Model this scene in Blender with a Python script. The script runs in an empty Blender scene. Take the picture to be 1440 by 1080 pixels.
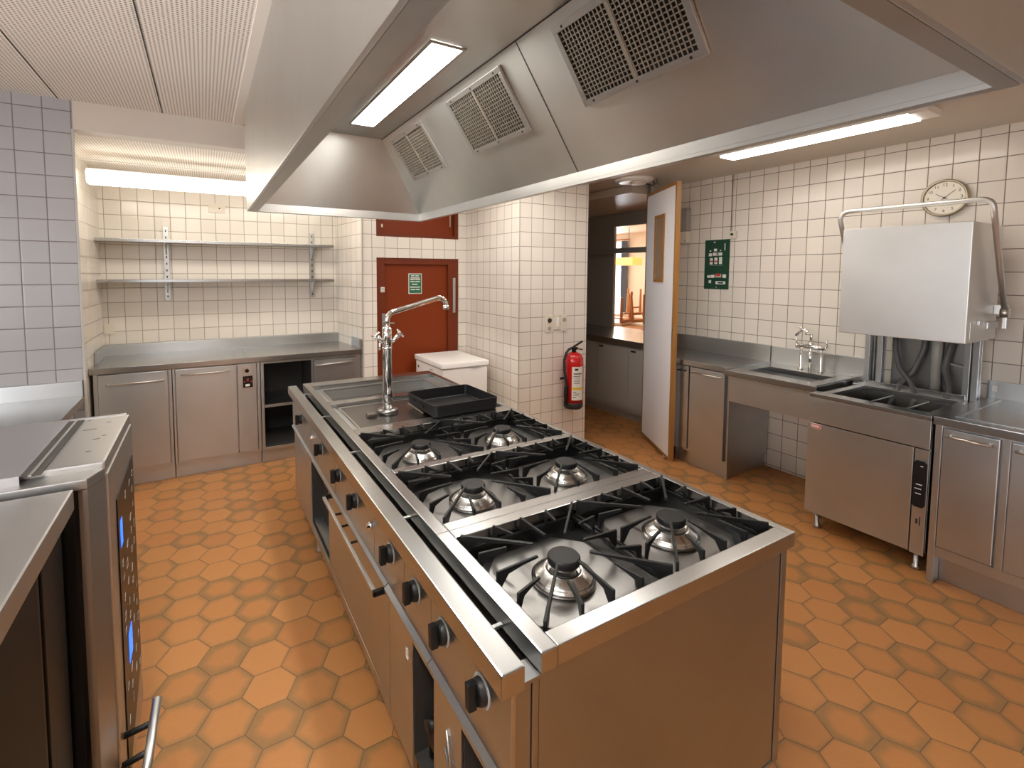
import bpy, bmesh, math, random
from mathutils import Vector, Matrix
R = math.radians
rnd = random.Random(7)
S = bpy.context.scene
COL = S.collection

# ------------------------------------------------------------------ materials
def mat(name):
    m = bpy.data.materials.new(name); m.use_nodes = True
    nt = m.node_tree
    return m, nt, nt.nodes['Principled BSDF']

def plain(name, col, rough=.5, metal=0., coat=0., spec=.5):
    m, nt, b = mat(name)
    b.inputs['Base Color'].default_value = (*col, 1)
    b.inputs['Roughness'].default_value = rough
    b.inputs['Metallic'].default_value = metal
    b.inputs['Coat Weight'].default_value = coat
    b.inputs['Specular IOR Level'].default_value = spec
    return m

def glow(name, col, strength):
    m, nt, b = mat(name)
    b.inputs['Base Color'].default_value = (*col, 1)
    b.inputs['Emission Color'].default_value = (*col, 1)
    b.inputs['Emission Strength'].default_value = strength
    return m

class N:
    """tiny node-graph helper"""
    def __init__(s, nt): s.nt = nt
    def node(s, t, **k):
        n = s.nt.nodes.new(t)
        for a, v in k.items(): setattr(n, a, v)
        return n
    def link(s, a, b): s.nt.links.new(a, b)
    def put(s, sock, v):
        if hasattr(v, 'is_output'): s.link(v, sock)
        elif v is not None: sock.default_value = v
    def math(s, op, a, b=None, c=None, clamp=False):
        n = s.node('ShaderNodeMath', operation=op, use_clamp=clamp)
        for i, v in enumerate((a, b, c)): s.put(n.inputs[i], v)
        return n.outputs[0]
    def vec(s, op, a, b=None, out=0, scale=None):
        n = s.node('ShaderNodeVectorMath', operation=op)
        s.put(n.inputs[0], a); s.put(n.inputs[1], b)
        if scale is not None: s.put(n.inputs['Scale'], scale)
        return n.outputs[out]
    def xyz(s, x, y, z=0.):
        n = s.node('ShaderNodeCombineXYZ')
        for i, v in enumerate((x, y, z)): s.put(n.inputs[i], v)
        return n.outputs[0]
    def sep(s, v):
        n = s.node('ShaderNodeSeparateXYZ'); s.link(v, n.inputs[0]); return n.outputs
    def pos(s): return s.node('ShaderNodeNewGeometry').outputs
    def noise(s, v, scale, detail=2., rough=.5):
        n = s.node('ShaderNodeTexNoise'); s.put(n.inputs['Vector'], v)
        n.inputs['Scale'].default_value = scale; n.inputs['Detail'].default_value = detail
        n.inputs['Roughness'].default_value = rough
        return n.outputs['Fac']
    def white(s, v):
        n = s.node('ShaderNodeTexWhiteNoise', noise_dimensions='2D'); s.link(v, n.inputs['Vector']); return n.outputs
    def mix(s, f, a, b):
        n = s.node('ShaderNodeMix', data_type='RGBA')
        s.put(n.inputs[0], f)
        for i, v in ((6, a), (7, b)):
            if isinstance(v, tuple): v = (*v, 1)
            s.put(n.inputs[i], v)
        return n.outputs[2]
    def ramp(s, v, a, b):
        n = s.node('ShaderNodeMapRange'); n.interpolation_type = 'SMOOTHSTEP'
        s.put(n.inputs[0], v); n.inputs[1].default_value = a; n.inputs[2].default_value = b
        return n.outputs[0]
    def bump(s, h, strength=.3, dist=.002):
        n = s.node('ShaderNodeBump'); n.inputs['Strength'].default_value = strength
        n.inputs['Distance'].default_value = dist; s.link(h, n.inputs['Height']); return n.outputs[0]

def steel(name, col=(.60, .58, .55), rough=.30, var=.10, streak=(3, 3, 160), bump=.012, aniso=0.):
    m, nt, b = mat(name); g = N(nt)
    p = g.pos()['Position']
    st = g.noise(g.vec('MULTIPLY', p, streak), 1., 3.)
    sm = g.noise(p, 3.2, 3.)
    b.inputs['Metallic'].default_value = 1.
    g.link(g.mix(sm, tuple(c * .86 for c in col), tuple(min(1, c * 1.1) for c in col)), b.inputs['Base Color'])
    r = g.math('ADD', g.math('MULTIPLY_ADD', st, var, rough - var * .5), g.math('MULTIPLY_ADD', sm, var, -var * .5))
    g.link(r, b.inputs['Roughness'])
    b.inputs['Anisotropic'].default_value = aniso
    if aniso: g.link(g.xyz(.16, .11, .98), b.inputs['Tangent'])
    if bump: g.link(g.bump(st, bump, .0006), b.inputs['Normal'])
    return m

def tiles(name, col, grout, pu, pv, ou, ov, vary=.06, rough=.18, gw=.0048):
    """square wall tiles laid out in metres on vertical walls"""
    m, nt, b = mat(name); g = N(nt)
    o = g.pos(); p = g.sep(o['Position']); n = g.sep(o['True Normal'])
    side = g.math('GREATER_THAN', g.math('ABSOLUTE', n[0]), g.math('ABSOLUTE', n[1]))
    ux = g.math('MULTIPLY_ADD', side, g.math('SUBTRACT', p[1], p[0]), p[0])
    u = g.math('DIVIDE', g.math('SUBTRACT', ux, ou), pu)
    v = g.math('DIVIDE', g.math('SUBTRACT', p[2], ov), pv)
    def edge(t, pitch):
        f = g.math('ABSOLUTE', g.math('SUBTRACT', g.math('FRACT', g.math('ADD', t, 100.)), .5))
        return g.math('MULTIPLY', g.math('SUBTRACT', .5, f), pitch)
    e = g.math('MINIMUM', edge(u, pu), edge(v, pv))
    mask = g.ramp(e, gw * .35, gw * .75)
    idv = g.xyz(g.math('FLOOR', g.math('ADD', u, 100.)), g.math('FLOOR', g.math('ADD', v, 100.)))
    w = g.white(idv)['Value']
    c = g.mix(w, tuple(x * (1 - vary) for x in col), tuple(min(1, x * (1 + vary * .4)) for x in col))
    g.link(g.mix(mask, grout, c), b.inputs['Base Color'])
    g.link(g.math('MULTIPLY_ADD', mask, rough - .8, .8), b.inputs['Roughness'])
    soft = g.ramp(e, 0., gw * 2.2)
    tilt = g.noise(o['Position'], 5., 1.)
    g.link(g.bump(g.math('ADD', soft, g.math('MULTIPLY', tilt, .8)), .35, .0016), b.inputs['Normal'])
    return m

def hexfloor(name):
    m, nt, b = mat(name); g = N(nt)
    o = g.pos(); p = g.sep(o['Position'])
    P = .1818; cx, cy = .032, 2.175
    q = g.xyz(g.math('ADD', g.math('DIVIDE', g.math('SUBTRACT', p[1], cy), P), 60.),
              g.math('ADD', g.math('DIVIDE', g.math('SUBTRACT', p[0], cx), P), 60. * math.sqrt(3)))
    r = (1., math.sqrt(3), 1.); h = (.5, math.sqrt(3) / 2, 0.)
    a = g.vec('SUBTRACT', g.vec('MODULO', g.vec('ADD', q, h), r), h)
    c = g.vec('SUBTRACT', g.vec('MODULO', q, r), h)
    da = g.vec('DOT_PRODUCT', a, a, out=1); dc = g.vec('DOT_PRODUCT', c, c, out=1)
    f = g.math('LESS_THAN', da, dc)
    mixv = g.node('ShaderNodeMix', data_type='VECTOR')
    g.link(f, mixv.inputs[0]); g.link(c, mixv.inputs[4]); g.link(a, mixv.inputs[5])
    gv = mixv.outputs[1]
    ab = g.vec('ABSOLUTE', gv)
    d = g.math('MAXIMUM', g.vec('DOT_PRODUCT', ab, (.5, math.sqrt(3) / 2, 0.), out=1), g.sep(ab)[0])
    e = g.math('SUBTRACT', .5, d)
    idv = g.vec('SUBTRACT', q, gv)
    idr = g.vec('SNAP', g.vec('ADD', idv, (.1, .1, 0.)), (.25, .25, 1.))
    w = g.white(idr); rv = w['Value']
    rc = g.sep(w['Color'])
    mask = g.ramp(e, .006, .013)
    n1 = g.noise(o['Position'], 9., 3.)
    base = g.mix(rv, (.44, .18, .050), (.50, .215, .064))
    base = g.mix(g.math('MULTIPLY', g.math('GREATER_THAN', rc[1], .84), .3), base, (.40, .135, .034))
    flame = g.ramp(g.math('ADD', e, g.math('MULTIPLY_ADD', n1, .22, g.math('MULTIPLY_ADD', rc[0], .26, -.19))), .0, .22)
    colr = g.mix(g.math('MULTIPLY_ADD', flame, -.72, .72), base, (.21, .125, .045))
    colr = g.mix(g.math('MULTIPLY', g.noise(o['Position'], 60., 2.), .12), colr, (.62, .36, .2))
    g.link(g.mix(mask, (.155, .095, .05), colr), b.inputs['Base Color'])
    g.link(g.math('MULTIPLY_ADD', g.noise(o['Position'], 25., 2.), .15, .42), b.inputs['Roughness'])
    b.inputs['Specular IOR Level'].default_value = .32
    g.link(g.bump(g.math('ADD', g.ramp(e, 0., .035), g.math('MULTIPLY', g.noise(o['Position'], 30., 2.), .25)), .32, .0025), b.inputs['Normal'])
    return m

def perforated(name, col, sx=.0165, sy=.0165, r=.0046):
    m, nt, b = mat(name); g = N(nt)
    p = g.sep(g.pos()['Position'])
    def cell(t, s):
        return g.math('MULTIPLY', g.math('SUBTRACT', g.math('FRACT', g.math('ADD', g.math('DIVIDE', t, s), 400.)), .5), s)
    a, c = cell(p[0], sx), cell(p[1], sy)
    d = g.math('SQRT', g.math('ADD', g.math('MULTIPLY', a, a), g.math('MULTIPLY', c, c)))
    hole = g.ramp(d, r * .8, r * 1.15)
    g.link(g.mix(hole, tuple(x * .30 for x in col), col), b.inputs['Base Color'])
    b.inputs['Roughness'].default_value = .75
    return m

def wood(name, col, rough=.4):
    m, nt, b = mat(name); g = N(nt)
    p = g.pos()['Position']
    n = g.noise(g.vec('MULTIPLY', p, (60., 60., 4.)), 1., 4.)
    g.link(g.mix(n, tuple(c * .7 for c in col), tuple(min(1, c * 1.15) for c in col)), b.inputs['Base Color'])
    b.inputs['Roughness'].default_value = rough
    return m

M = {}
M['steel'] = steel('brushed_steel', (.53, .545, .55), .33, .03, bump=0., aniso=.65)
M['steel_top'] = steel('worktop_steel', (.48, .48, .475), .25, .04, (4, 120, 120), 0.)
M['steel_hood'] = steel('hood_steel', (.67, .685, .675), .32, .04, (2.5, 2.5, 120), 0., aniso=.6)
M['steel_dark'] = steel('tub_steel', (.30, .29, .275), .32, .05, bump=0.)
M['steel_grey'] = plain('passage_panel', (.42, .40, .36), .32)
M['steel_oven'] = steel('oven_steel', (.50, .49, .475), .38, .05, (60, 60, 60), 0.)
M['bright'] = steel('edge_steel', (.70, .68, .65), .30, .04, bump=0.)
M['steel_satin'] = steel('satin_steel', (.70, .69, .67), .44, .04, bump=0.)
M['steel_rim'] = steel('rim_steel', (.57, .56, .54), .38, .04, bump=0.)
M['mesh'] = plain('filter_wire', (.56, .53, .47), .38, 1.)
M['tray'] = plain('tray_steel', (.30, .293, .285), .30, 1.)
M['burner'] = plain('burner_steel', (.48, .47, .455), .24, 1.)
M['chrome'] = plain('chrome', (.86, .85, .83), .07, 1.)
M['alu'] = plain('aluminium', (.54, .535, .52), .35, 1.)
M['steel_island'] = steel('island_panel_steel', (.40, .41, .415), .33, .03, bump=0., aniso=.65)
M['iron'] = plain('cast_iron', (.008, .008, .008), .45, 0., 0., .32)
M['black'] = plain('black_plastic', (.008, .008, .008), .42, 0., 0., .3)
M['enamel'] = plain('black_enamel', (.02, .02, .02), .28)
M['glass_black'] = plain('black_glass', (.010, .009, .008), .30, 0., 0., .12)
M['black_matt'] = plain('black_panel', (.008, .008, .008), .5, 0., 0., .2)
M['rubber'] = plain('rubber', (.02, .02, .02), .6)
M['hose'] = plain('grey_hose', (.10, .10, .10), .42)
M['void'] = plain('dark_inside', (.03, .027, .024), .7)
M['tile'] = tiles('cream_wall_tile', (.80, .745, .665), (.30, .245, .20), .129, .129, 2.447, 2.211)
M['tile_alcove'] = tiles('alcove_wall_tile', (.80, .745, .665), (.36, .29, .23), .122, .129, -.74, 2.211)
M['tile_right'] = tiles('scullery_wall_tile', (.80, .74, .66), (.22, .175, .14), .126, .143, 1.656, 2.592)
M['tile_grey'] = tiles('grey_wall_tile', (.37, .358, .362), (.16, .13, .125), .127, .1262, -.773, 2.644, .03, .2)
M['floor'] = hexfloor('terracotta_hex_tile')
M['perf'] = perforated('perforated_ceiling', (.92, .86, .78))
M['ceil'] = plain('ceiling_panel', (.60, .53, .445), .38)
M['beam'] = plain('beam_paint', (.55, .485, .41), .55)
M['trim'] = plain('trim_strip', (.82, .76, .68), .5)
M['red'] = plain('red_paint', (.20, .032, .006), .5, 0., 0., .2)
M['red_dark'] = plain('red_frame_paint', (.15, .026, .007), .5, 0., 0., .25)
M['white'] = plain('white_lacquer', (.90, .885, .86), .28)
M['laminate'] = plain('white_laminate', (.90, .90, .93), .35)
M['oak'] = wood('oak_edge', (.40, .19, .05))
M['chairwood'] = wood('chair_wood', (.46, .19, .055))
M['plastic'] = plain('ivory_plastic', (.72, .66, .56), .4)
M['greyplastic'] = plain('grey_plastic', (.36, .35, .33), .45)
M['green'] = plain('green_sign', (.012, .16, .075), .4)
M['green_dark'] = plain('dark_green_board', (.006, .055, .026), .4)
M['paper'] = plain('paper', (.78, .76, .71), .6)
M['ink'] = plain('ink', (.03, .03, .03), .6)
M['redink'] = plain('red_ink', (.55, .045, .03), .5)
M['yellow'] = plain('yellow_ink', (.75, .5, .04), .5)
M['extred'] = plain('extinguisher_red', (.55, .010, .010), .22, 0., .4)
M['brass'] = plain('dull_brass', (.45, .40, .30), .35, 1.)
M['face'] = plain('clock_face', (.80, .74, .64), .5)
M['lamp'] = glow('fluorescent_diffuser', (1., .93, .82), 11.5)
M['fill_aisle'] = glow('aisle_fill_diffuser', (1., .96, .90), 66.)  # glow of the added, unseen fill lamp over the aisle
M['fill_corridor'] = glow('corridor_fill_diffuser', (1., .95, .88), 16.)  # glow of the two added fill lamps hidden by the hood
M['lamp_hood'] = glow('hood_diffuser', (1., .95, .87), 55.)
M['lamp_alcove'] = glow('alcove_diffuser', (1., .94, .84), 9.)
M['blue'] = glow('blue_display', (.03, .16, 1.), 1.6)
M['icon'] = plain('panel_print', (.55, .55, .55), .5)
M['daylight'] = glow('daylight_pane', (.85, .92, 1.), 2.2)
M['cream_wall'] = plain('dining_plaster', (.86, .77, .66), .7)
M['curtain'] = plain('blue_grey_curtain', (.18, .22, .30), .8)
M['woodlamp'] = glow('lit_wood_shade', (1., .52, .14), .9)
M['scratch'] = plain('scuff_mark', (.10, .095, .09), .6)

# ------------------------------------------------------------------ mesh builder
class MB:
    def __init__(s): s.bm = bmesh.new()
    def _merge(s, t, mi, smooth):
        for f in t.faces: f.material_index = mi; f.smooth = smooth
        me = bpy.data.meshes.new('tmp'); t.to_mesh(me); t.free()
        n = len(s.bm.verts)
        s.bm.from_mesh(me)
        bpy.data.meshes.remove(me)
        return s
    def box(s, x0, x1, y0, y1, z0, z1, mi=0, bev=.002, m=None):
        t = bmesh.new(); bmesh.ops.create_cube(t, size=1.)
        x0, x1 = min(x0, x1), max(x0, x1); y0, y1 = min(y0, y1), max(y0, y1); z0, z1 = min(z0, z1), max(z0, z1)
        for v in t.verts:
            v.co = Vector(((x0 + x1) / 2 + v.co.x * (x1 - x0), (y0 + y1) / 2 + v.co.y * (y1 - y0), (z0 + z1) / 2 + v.co.z * (z1 - z0)))
        bev = min(bev, .3 * min(x1 - x0, y1 - y0, z1 - z0))
        if bev > 1e-5: bmesh.ops.bevel(t, geom=t.edges[:], offset=bev, segments=2, profile=.7, affect='EDGES')
        if m is not None: bmesh.ops.transform(t, matrix=m, verts=t.verts[:])
        return s._merge(t, mi, False)
    def prism(s, poly, lo, hi, axis='z', mi=0, bev=0.):
        t = bmesh.new()
        def P(a, b, c): return {'z': (a, b, c), 'y': (a, c, b), 'x': (c, a, b)}[axis]
        v0 = [t.verts.new(P(a, b, lo)) for a, b in poly]; v1 = [t.verts.new(P(a, b, hi)) for a, b in poly]
        n = len(poly)
        t.faces.new(v0[::-1]); t.faces.new(v1)
        for i in range(n): t.faces.new((v0[i], v0[(i + 1) % n], v1[(i + 1) % n], v1[i]))
        bmesh.ops.recalc_face_normals(t, faces=t.faces[:])
        if bev: bmesh.ops.bevel(t, geom=t.edges[:], offset=bev, segments=2, profile=.7, affect='EDGES')
        return s._merge(t, mi, False)
    def quad(s, pts, th, mi=0):
        """a flat plate through 3+ points, th thick along its own normal"""
        t = bmesh.new(); P = [Vector(p) for p in pts]
        n = (P[1] - P[0]).cross(P[2] - P[0]).normalized() * th
        a = [t.verts.new(p) for p in P]; b = [t.verts.new(p + n) for p in P]; k = len(P)
        t.faces.new(a[::-1]); t.faces.new(b)
        for i in range(k): t.faces.new((a[i], a[(i + 1) % k], b[(i + 1) % k], b[i]))
        bmesh.ops.recalc_face_normals(t, faces=t.faces[:])
        return s._merge(t, mi, False)
    def tube(s, pts, r, n=14, mi=0, smooth=True):
        t = bmesh.new(); P = [Vector(p) for p in pts]
        rs = r if isinstance(r, (list, tuple)) else [r] * len(P)
        T = []
        for i in range(len(P)):
            d = (P[min(i + 1, len(P) - 1)] - P[max(i - 1, 0)]); T.append(d.normalized())
        u = T[0].orthogonal().normalized(); rings = []
        for i, p in enumerate(P):
            u = (u - T[i] * u.dot(T[i])).normalized(); w = T[i].cross(u)
            rings.append([t.verts.new(p + (u * math.cos(a) + w * math.sin(a)) * rs[i]) for a in [2 * math.pi * k / n for k in range(n)]])
        for A, B in zip(rings, rings[1:]):
            for k in range(n): t.faces.new((A[k], A[(k + 1) % n], B[(k + 1) % n], B[k]))
        for f in t.faces: f.smooth = smooth
        for rg, fl in ((rings[0], True), (rings[-1], False)):
            t.faces.new(rg[::-1] if fl else rg)
        for f in t.faces: f.material_index = mi
        me = bpy.data.meshes.new('tmp'); t.to_mesh(me); t.free(); s.bm.from_mesh(me); bpy.data.meshes.remove(me)
        return s
    def bar(s, a, b, w, h, mi=0):
        """rectangular bar from a to b"""
        A, B = Vector(a), Vector(b); d = B - A; L = d.length
        q = d.to_track_quat('X', 'Z').to_matrix().to_4x4()
        return s.box(0, L, -w / 2, w / 2, -h / 2, h / 2, mi, min(w, h) * .15, Matrix.Translation(A) @ q)
    def lathe(s, prof, c, axis='z', n=32, mi=0, smooth=True):
        t = bmesh.new(); rings = []
        for r, h in prof:
            rg = []
            for k in range(n):
                a = 2 * math.pi * k / n; x, y = r * math.cos(a), r * math.sin(a)
                co = {'z': (x, y, h), 'x': (h, x, y), 'y': (y, h, x)}[axis]
                rg.append(t.verts.new(Vector(c) + Vector(co)))
            rings.append(rg)
        for A, B in zip(rings, rings[1:]):
            for k in range(n): t.faces.new((A[k], A[(k + 1) % n], B[(k + 1) % n], B[k]))
        t.faces.new(rings[0][::-1]); t.faces.new(rings[-1])
        bmesh.ops.remove_doubles(t, verts=t.verts[:], dist=1e-6)
        bmesh.ops.recalc_face_normals(t, faces=t.faces[:])
        for f in t.faces: f.smooth = smooth and len(f.verts) == 4; f.material_index = mi
        me = bpy.data.meshes.new('tmp'); t.to_mesh(me); t.free(); s.bm.from_mesh(me); bpy.data.meshes.remove(me)
        return s
    def mesh(s, me, m):
        k = me.copy(); k.transform(m); s.bm.from_mesh(k); bpy.data.meshes.remove(k); return s

def wloc(o):
    v = Vector((0, 0, 0))
    while o: v += o.location; o = o.parent
    return v

def obj(name, mb, mats, parent=None, label=None):
    me = bpy.data.meshes.new(name)
    off = wloc(parent) if parent else Vector((0, 0, 0))
    bmesh.ops.translate(mb.bm, vec=-off, verts=mb.bm.verts[:])
    mb.bm.to_mesh(me); mb.bm.free()
    for m in (mats if isinstance(mats, (list, tuple)) else [mats]): me.materials.append(M[m] if isinstance(m, str) else m)
    o = bpy.data.objects.new(name, me); COL.objects.link(o)
    if parent: o.parent = parent
    if label: o['label'] = label
    return o

def tag(o, label, cat, group=None):
    o['label'] = label; o['category'] = cat
    if group: o['group'] = group
    return o

def thing(name, label, cat, loc, group=None):
    o = bpy.data.objects.new(name, None); COL.objects.link(o); o.location = loc
    o.empty_display_size = .1
    return tag(o, label, cat, group)

def struct(name, mb, mats, label=None, cat=None):
    o = obj(name, mb, mats); o['kind'] = 'structure'
    if label: o['label'] = label
    if cat: o['category'] = cat
    return o

def arc(c, r, a0, a1, n, plane):
    out = []
    for i in range(n + 1):
        a = R(a0 + (a1 - a0) * i / n); x, y = r * math.cos(a), r * math.sin(a)
        out.append(Vector(c) + Vector({'xz': (x, 0, y), 'yz': (0, x, y), 'xy': (x, y, 0)}[plane]))
    return out

def text_mesh(txt, size):
    cu = bpy.data.curves.new('t', 'FONT'); cu.body = txt; cu.size = size; cu.extrude = .0004
    cu.align_x = 'CENTER'; cu.align_y = 'CENTER'
    o = bpy.data.objects.new('t', cu); COL.objects.link(o)
    dg = bpy.context.evaluated_depsgraph_get(); dg.update()
    me = bpy.data.meshes.new_from_object(o.evaluated_get(dg))
    me.materials.clear()
    bpy.data.objects.remove(o); bpy.data.curves.remove(cu)
    return me

# ------------------------------------------------------------------ camera
FX, PX, PY = 681.9, 680.6, 428.2
cam = bpy.data.cameras.new('camera'); co = bpy.data.objects.new('camera', cam); COL.objects.link(co)
cam.sensor_fit = 'HORIZONTAL'; cam.sensor_width = 36.; cam.lens = FX / 1440 * 36
cam.shift_x = (720 - PX) / 1440; cam.shift_y = (PY - 540) / 1440
cam.clip_start = .02
yaw, pit, rol = R(30.01), R(3.734), R(.256)
fw = Vector((math.sin(yaw) * math.cos(pit), math.cos(yaw) * math.cos(pit), -math.sin(pit)))
rt = Vector((math.cos(yaw), -math.sin(yaw), 0)); up = rt.cross(fw)
r2 = rt * math.cos(rol) + up * math.sin(rol); u2 = -rt * math.sin(rol) + up * math.cos(rol)
mw = Matrix((r2, u2, -fw)).transposed().to_4x4(); mw.translation = Vector((0, 0, 1.715))
co.matrix_world = mw
S.camera = co

# ------------------------------------------------------------------ setting
def st(name, boxes, mats, label=None, cat=None):
    b = MB()
    for q in boxes: b.box(*q[:6], q[6] if len(q) > 6 else 0, 0)
    return struct(name, b, mats, label, cat)

st('floor', [(-2.75, 9.4, -2.65, 10.4, -.12, 0)], 'floor')
st('wall_left', [(-2.75, -2.6, -2.65, 3.72, 0, 2.8)], 'tile_grey')
st('wall_rear', [(-2.6, 4.45, -2.65, -2.5, 0, 2.8)], 'tile')
b = MB()
b.prism([(-2.75, 3.72), (-.640, 3.72), (-.640, 3.75), (-2.75, 3.75)], 0, 2.8)
struct('wall_left_pier', b, 'tile_grey')
st('wall_alcove_left', [(-.95, -.776, 3.75, 5.354, 0, 2.8)], 'tile')
struct('trim_1', MB().box(-.646, -.6335, 3.712, 3.7195, 0, 2.545, 0, .001), 'steel_grey')
st('wall_back', [(-.95, 1.46, 5.354, 5.5, 0, 2.8)], 'tile_alcove')
b = MB()
b.prism([(1.318, 4.619), (1.459, 4.619), (1.459, 5.354), (1.24, 5.354)], 0, 2.8)
b.box(1.459, 2.354, 4.619, 4.80, 1.86, 2.066, 0, 0)
b.box(1.459, 2.354, 4.619, 4.80, 2.47, 2.8, 0, 0)
b.box(2.354, 2.47, 4.619, 4.80, 0, 2.8, 0, 0)
struct('wall_back_door', b, 'tile')
struct('trim_2', MB().box(1.3135, 1.3255, 4.6105, 4.6185, 0, 2.6, 0, .001), 'steel_grey')
st('wall_right_pier', [(2.447, 3.246, 3.606, 6.6, 0, 2.8)], 'tile')
struct('trim_3', MB().box(2.4395, 2.4465, 3.598, 3.6055, 0, 2.644, 0, .001), 'steel_grey')
st('wall_right', [(4.325, 4.45, -2.5, 3.58, 0, 2.8)], 'tile_right')
st('wall_partition', [(4.13, 5.25, 3.58, 3.63, 0, 2.8)], 'steel_grey')
b = MB()
b.box(5.10, 5.14, 3.66, 4.42, 0, 2.8, 0, 0); b.box(5.10, 5.14, 5.115, 6.75, 0, 2.8, 0, 0)
b.box(5.10, 5.14, 4.42, 5.115, 0, .90, 0, 0); b.box(5.10, 5.14, 4.42, 5.115, 2.375, 2.8, 0, 0)
struct('wall_hatch', b, 'steel_grey')
st('wall_passage_end', [(3.246, 5.10, 6.6, 6.75, 0, 2.8)], 'steel_grey')
st('ceiling', [(-2.75, .20, -2.65, 3.72, 2.71, 2.8)], 'perf')
b = MB()
for x in (-1.70, -1.20, -.70, -.195): b.box(x - .003, x + .003, -2.5, 3.72, 2.7085, 2.7105, 0, 0)
struct('trim_4', b, 'ink')
b = MB(); b.box(.20, .262, -2.5, 3.72, 2.70, 2.80, 0, .001); b.box(.262, .30, -2.5, 3.72, 2.712, 2.8, 0, 0)
struct('trim_5', b, 'trim')
b = MB(); b.box(.30, 5.10, -2.65, 3.72, 2.644, 2.8, 0, 0); b.box(1.33, 5.10, 3.72, 6.6, 2.644, 2.8, 0, 0)
struct('ceiling_right', b, 'ceil')
st('ceiling_passage', [(3.9, 5.10, 3.68, 6.6, 2.56, 2.64)], 'ceil')
b = MB(); b.box(-.64, 1.33, 3.722, 3.86, 2.545, 2.8, 0, .002)
struct('trim_6', b, 'beam')
st('ceiling_alcove', [(-.95, 1.33, 3.86, 5.354, 2.56, 2.70)], 'perf')
# red door and the red panel over it
d = struct('door_1', MB().box(1.546, 2.236, 4.668, 4.708, .004, 1.795, 0, .002), 'red', 'red painted door behind the white chest freezer', 'door')
b = MB(); b.box(1.459, 1.545, 4.632, 4.76, 0, 1.86, 0, .003); b.box(2.237, 2.353, 4.632, 4.76, 0, 1.86, 0, .003); b.box(1.546, 2.236, 4.632, 4.76, 1.797, 1.859, 0, .003)
b.box(1.546, 2.236, 4.712, 4.76, 0, 1.797, 0, 0)
obj('door_frame', b, 'red_dark', d)
b = MB(); b.box(1.51, 1.548, 4.622, 4.631, 1.14, 1.31, 0, .002); b.tube([(1.53, 4.622, 1.22), (1.53, 4.585, 1.22), (1.62, 4.58, 1.215)], .009)
obj('door_handle', b, 'alu', d)
b = MB(); b.box(2.288, 2.318, 4.622, 4.631, 1.29, 1.66, 0, .002); b.box(2.296, 2.31, 4.616, 4.623, 1.32, 1.40, 0, .002); b.box(2.296, 2.31, 4.616, 4.623, 1.55, 1.63, 0, .002)
obj('hinge_plate', b, 'alu', d)
d = struct('window_1', MB().box(1.50, 2.31, 4.67, 4.70, 2.10, 2.44, 0, .002), 'red', 'red painted panel above the lintel tiles over the red door', 'panel')
b = MB(); b.box(1.459, 1.498, 4.632, 4.76, 2.067, 2.469, 0, .002); b.box(2.312, 2.353, 4.632, 4.76, 2.067, 2.469, 0, .002)
b.box(1.498, 2.312, 4.632, 4.76, 2.067, 2.098, 0, .002); b.box(1.498, 2.312, 4.632, 4.76, 2.442, 2.469, 0, .002); b.box(1.498, 2.312, 4.704, 4.76, 2.098, 2.442, 0, 0)
obj('panel_frame', b, 'red_dark', d)
b = MB(); b.box(1.525, 1.54, 4.664, 4.671, 2.16, 2.19, 0, .001); b.box(2.27, 2.282, 4.664, 4.671, 2.20, 2.32, 0, .001)
obj('latch', b, 'brass', d)
# swing door standing open at the passage
A, B_ = Vector((3.985, 3.545, 0)), Vector((3.617, 2.887, 0))
dv = (B_ - A).normalized(); nv = Vector((dv.y, -dv.x, 0))        # nv points to the kitchen (camera) side
if nv.dot(Vector((-1, -.2, 0))) < 0: nv = -nv
L = (B_ - A).length; HT = 2.528
lm = Matrix((dv, -nv, Vector((0, 0, 1)))).transposed().to_4x4(); lm.translation = A   # local x along leaf, y away from camera side
def lbox(mb, x0, x1, y0, y1, z0, z1, mi=0, bev=.0015): return mb.box(x0, x1, y0, y1, z0, z1, mi, bev, lm)
b = MB(); lbox(b, .022, L - .028, 0, .040, .045, HT - .03)
d = struct('door_2', b, 'laminate', 'white swing door with oak edges and a small window, standing open', 'door')
b = MB(); lbox(b, 0, .022, -.001, .041, .02, HT); lbox(b, L - .028, L, -.001, .041, .02, HT); lbox(b, .022, L - .028, -.001, .041, .02, .045); lbox(b, .022, L - .028, -.001, .041, HT - .03, HT)
obj('door_edge', b, 'oak', d)
x0, x1, z0, z1 = .265, .505, 1.635, 2.275
b = MB()
for q in ((x0, x1, z0, z0 + .03), (x0, x1, z1 - .03, z1), (x0, x0 + .03, z0 + .03, z1 - .03), (x1 - .03, x1, z0 + .03, z1 - .03)): lbox(b, q[0], q[1], -.012, .0, q[2], q[3])
wf = obj('window_frame', b, 'oak', d)
b = MB(); lbox(b, x0 + .03, x1 - .03, -.006, -.001, z0 + .03, z1 - .03, 0, 0)
M['doorglass'] = plain('door_glass', (.34, .24, .16), .10)
obj('window_pane', b, 'doorglass', wf)
b = MB(); lbox(b, L - .016, L - .002, -.0035, -.001, 1.08, 1.26)
obj('lock_plate', b, 'brass', d)
b = MB(); lbox(b, L - .09, L - .06, -.03, -.001, .012, .032); lbox(b, L - .03, L - .015, .0, .03, .002, .02)
obj('door_stop', b, 'chrome', d)

# ------------------------------------------------------------------ small helpers for furniture
def handle_bar(name, parent, p0, p1, out, r=.006, m='bright'):
    """bar handle p0->p1 standing off by vector out"""
    P0, P1, O = Vector(p0), Vector(p1), Vector(out); dd = (P1 - P0).normalized()
    b = MB(); b.tube([P0 - dd * .012 + O, P1 + dd * .012 + O], r)
    b.tube([P0, P0 + O], r * .9); b.tube([P1, P1 + O], r * .9)
    return obj(name, b, m, parent)

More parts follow.
